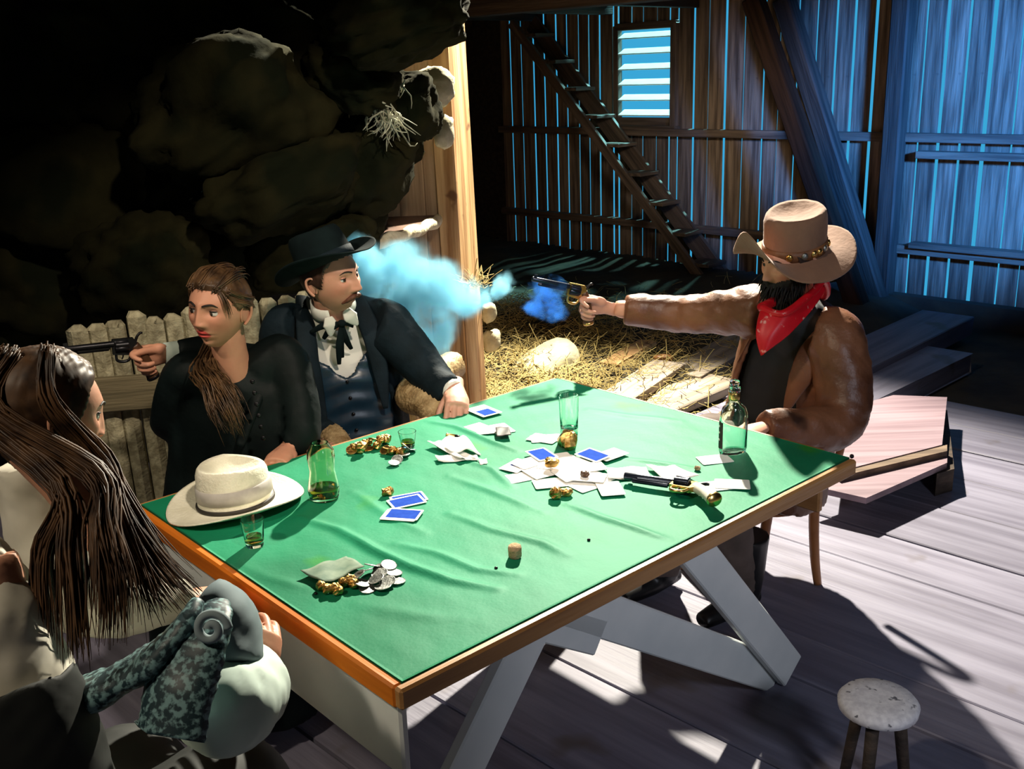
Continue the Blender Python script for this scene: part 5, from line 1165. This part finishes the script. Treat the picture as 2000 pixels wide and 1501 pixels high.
ks = thing('wooden_stool', (tc[0], tc[1], 0), 'dark wooden stool under the long-haired woman', 'stool')
wpart('seat', (lambda g: (g[0] + tc - UP * .13, g[1]))(lathe([(.17, -.03), (.18, -.02), (.18, 0), (.17, .006), (.02, .006)], 28)), MT['dark_wood'], ks)
for a in range(4): wpart('leg', tube([tc + [.12 * cos(a * pi / 2), .12 * sin(a * pi / 2), -.15], [tc[0] + .16 * cos(a * pi / 2), tc[1] + .16 * sin(a * pi / 2), 0]], [.02, .016], 10, 3), MT['dark_wood'], ks)

# ------------------------------------------------------------------ speckled stool at the lower right
p = Z(1716, 1366, .30); s2 = thing('speckled_stool', (p[0], p[1], 0), 'low round stool with a speckled grey top at the lower right', 'stool')
wpart('stool_top', (lambda g: (g[0] + [p[0], p[1], .30], g[1]))(lathe([(.080, -.03), (.092, -.022), (.094, -.006), (.086, .004), (.05, .008), (.01, .008)], 32)), MT['stool'], s2)
for a in range(3): wpart('leg', tube([[p[0] + .05 * cos(a * 2.09), p[1] + .05 * sin(a * 2.09), .28], [p[0] + .09 * cos(a * 2.09), p[1] + .09 * sin(a * 2.09), 0]], [.016, .013], 10, 3), MT['dark_wood'], s2)

# ------------------------------------------------------------------ gun smoke
def smoke(name, blobs, dens, label, color, nscale=9.0):
    P = np.array([W(x, y, Y) for x, y, Y, r in blobs]); r = np.array([b[3] for b in blobs])
    lo, hi = (P - r[:, None]).min(0), (P + r[:, None]).max(0); c = (lo + hi) / 2; h = (hi - lo) / 2
    o = obj(name, mesh(name, ellips((0, 0, 0), h * 1.25, 24, 14), None or MT['paper'], True)); o.location = c
    m = bpy.data.materials.new(name); m.use_nodes = True; nt = m.node_tree; N = nt.nodes; L = nt.links; N.clear()
    out = N.new('ShaderNodeOutputMaterial'); pv = N.new('ShaderNodeVolumePrincipled'); L.new(pv.outputs[0], out.inputs['Volume'])
    pv.inputs['Color'].default_value = (*color, 1); pv.inputs['Anisotropy'].default_value = .25
    geo = N.new('ShaderNodeNewGeometry'); nz = N.new('ShaderNodeTexNoise'); nz.inputs['Scale'].default_value = nscale; nz.inputs['Detail'].default_value = 5; L.new(geo.outputs['Position'], nz.inputs['Vector'])
    # warp the position so the puffs billow
    sb = N.new('ShaderNodeVectorMath'); sb.operation = 'SUBTRACT'; sb.inputs[1].default_value = (.5, .5, .5); L.new(nz.outputs['Color'], sb.inputs[0])
    sc = N.new('ShaderNodeVectorMath'); sc.operation = 'SCALE'; sc.inputs['Scale'].default_value = .16; L.new(sb.outputs[0], sc.inputs[0])
    ad = N.new('ShaderNodeVectorMath'); ad.operation = 'ADD'; L.new(geo.outputs['Position'], ad.inputs[0]); L.new(sc.outputs[0], ad.inputs[1])
    acc = None
    for p, rr in zip(P, r):
        ds = N.new('ShaderNodeVectorMath'); ds.operation = 'DISTANCE'; L.new(ad.outputs[0], ds.inputs[0]); ds.inputs[1].default_value = tuple(p)
        mr = N.new('ShaderNodeMapRange'); mr.interpolation_type = 'SMOOTHSTEP'; mr.inputs[1].default_value = rr; mr.inputs[2].default_value = rr * .25; mr.inputs[3].default_value = 0; mr.inputs[4].default_value = 1; L.new(ds.outputs['Value'], mr.inputs[0])
        if acc is None: acc = mr.outputs[0]
        else:
            mx = N.new('ShaderNodeMath'); mx.operation = 'MAXIMUM'; L.new(acc, mx.inputs[0]); L.new(mr.outputs[0], mx.inputs[1]); acc = mx.outputs[0]
    n2 = N.new('ShaderNodeMapRange'); n2.inputs[1].default_value = .35; n2.inputs[2].default_value = .62; L.new(nz.outputs[0], n2.inputs[0])
    ml = N.new('ShaderNodeMath'); ml.operation = 'MULTIPLY'; L.new(acc, ml.inputs[0]); L.new(n2.outputs[0], ml.inputs[1])
    m3 = N.new('ShaderNodeMath'); m3.operation = 'MULTIPLY'; L.new(ml.outputs[0], m3.inputs[0]); m3.inputs[1].default_value = dens; L.new(m3.outputs[0], pv.inputs['Density'])
    o.data.materials.clear(); o.data.materials.append(m); tag(o, label, 'smoke', kind='stuff'); return o
BLUE = (.36, .80, 1.0)
smoke('gun_smoke', [(702, 478, 3.36, .055), (712, 505, 3.36, .07), (735, 555, 3.36, .12), (790, 560, 3.38, .15), (850, 575, 3.40, .13), (905, 580, 3.42, .10), (945, 578, 3.44, .06), (800, 640, 3.38, .13), (770, 600, 3.33, .12), (850, 640, 3.4, .10), (820, 535, 3.4, .08), (985, 560, 3.45, .04)], 55, 'thick pale blue gun smoke drifting past the suited man\'s face and the post', BLUE)
smoke('muzzle_smoke', [(1050, 595, 3.42, .05), (1080, 570, 3.42, .05), (1085, 605, 3.42, .045), (1055, 575, 3.42, .04)], 26, 'small blue smoke puff around the fired revolver', (.06, .30, .95), 14)
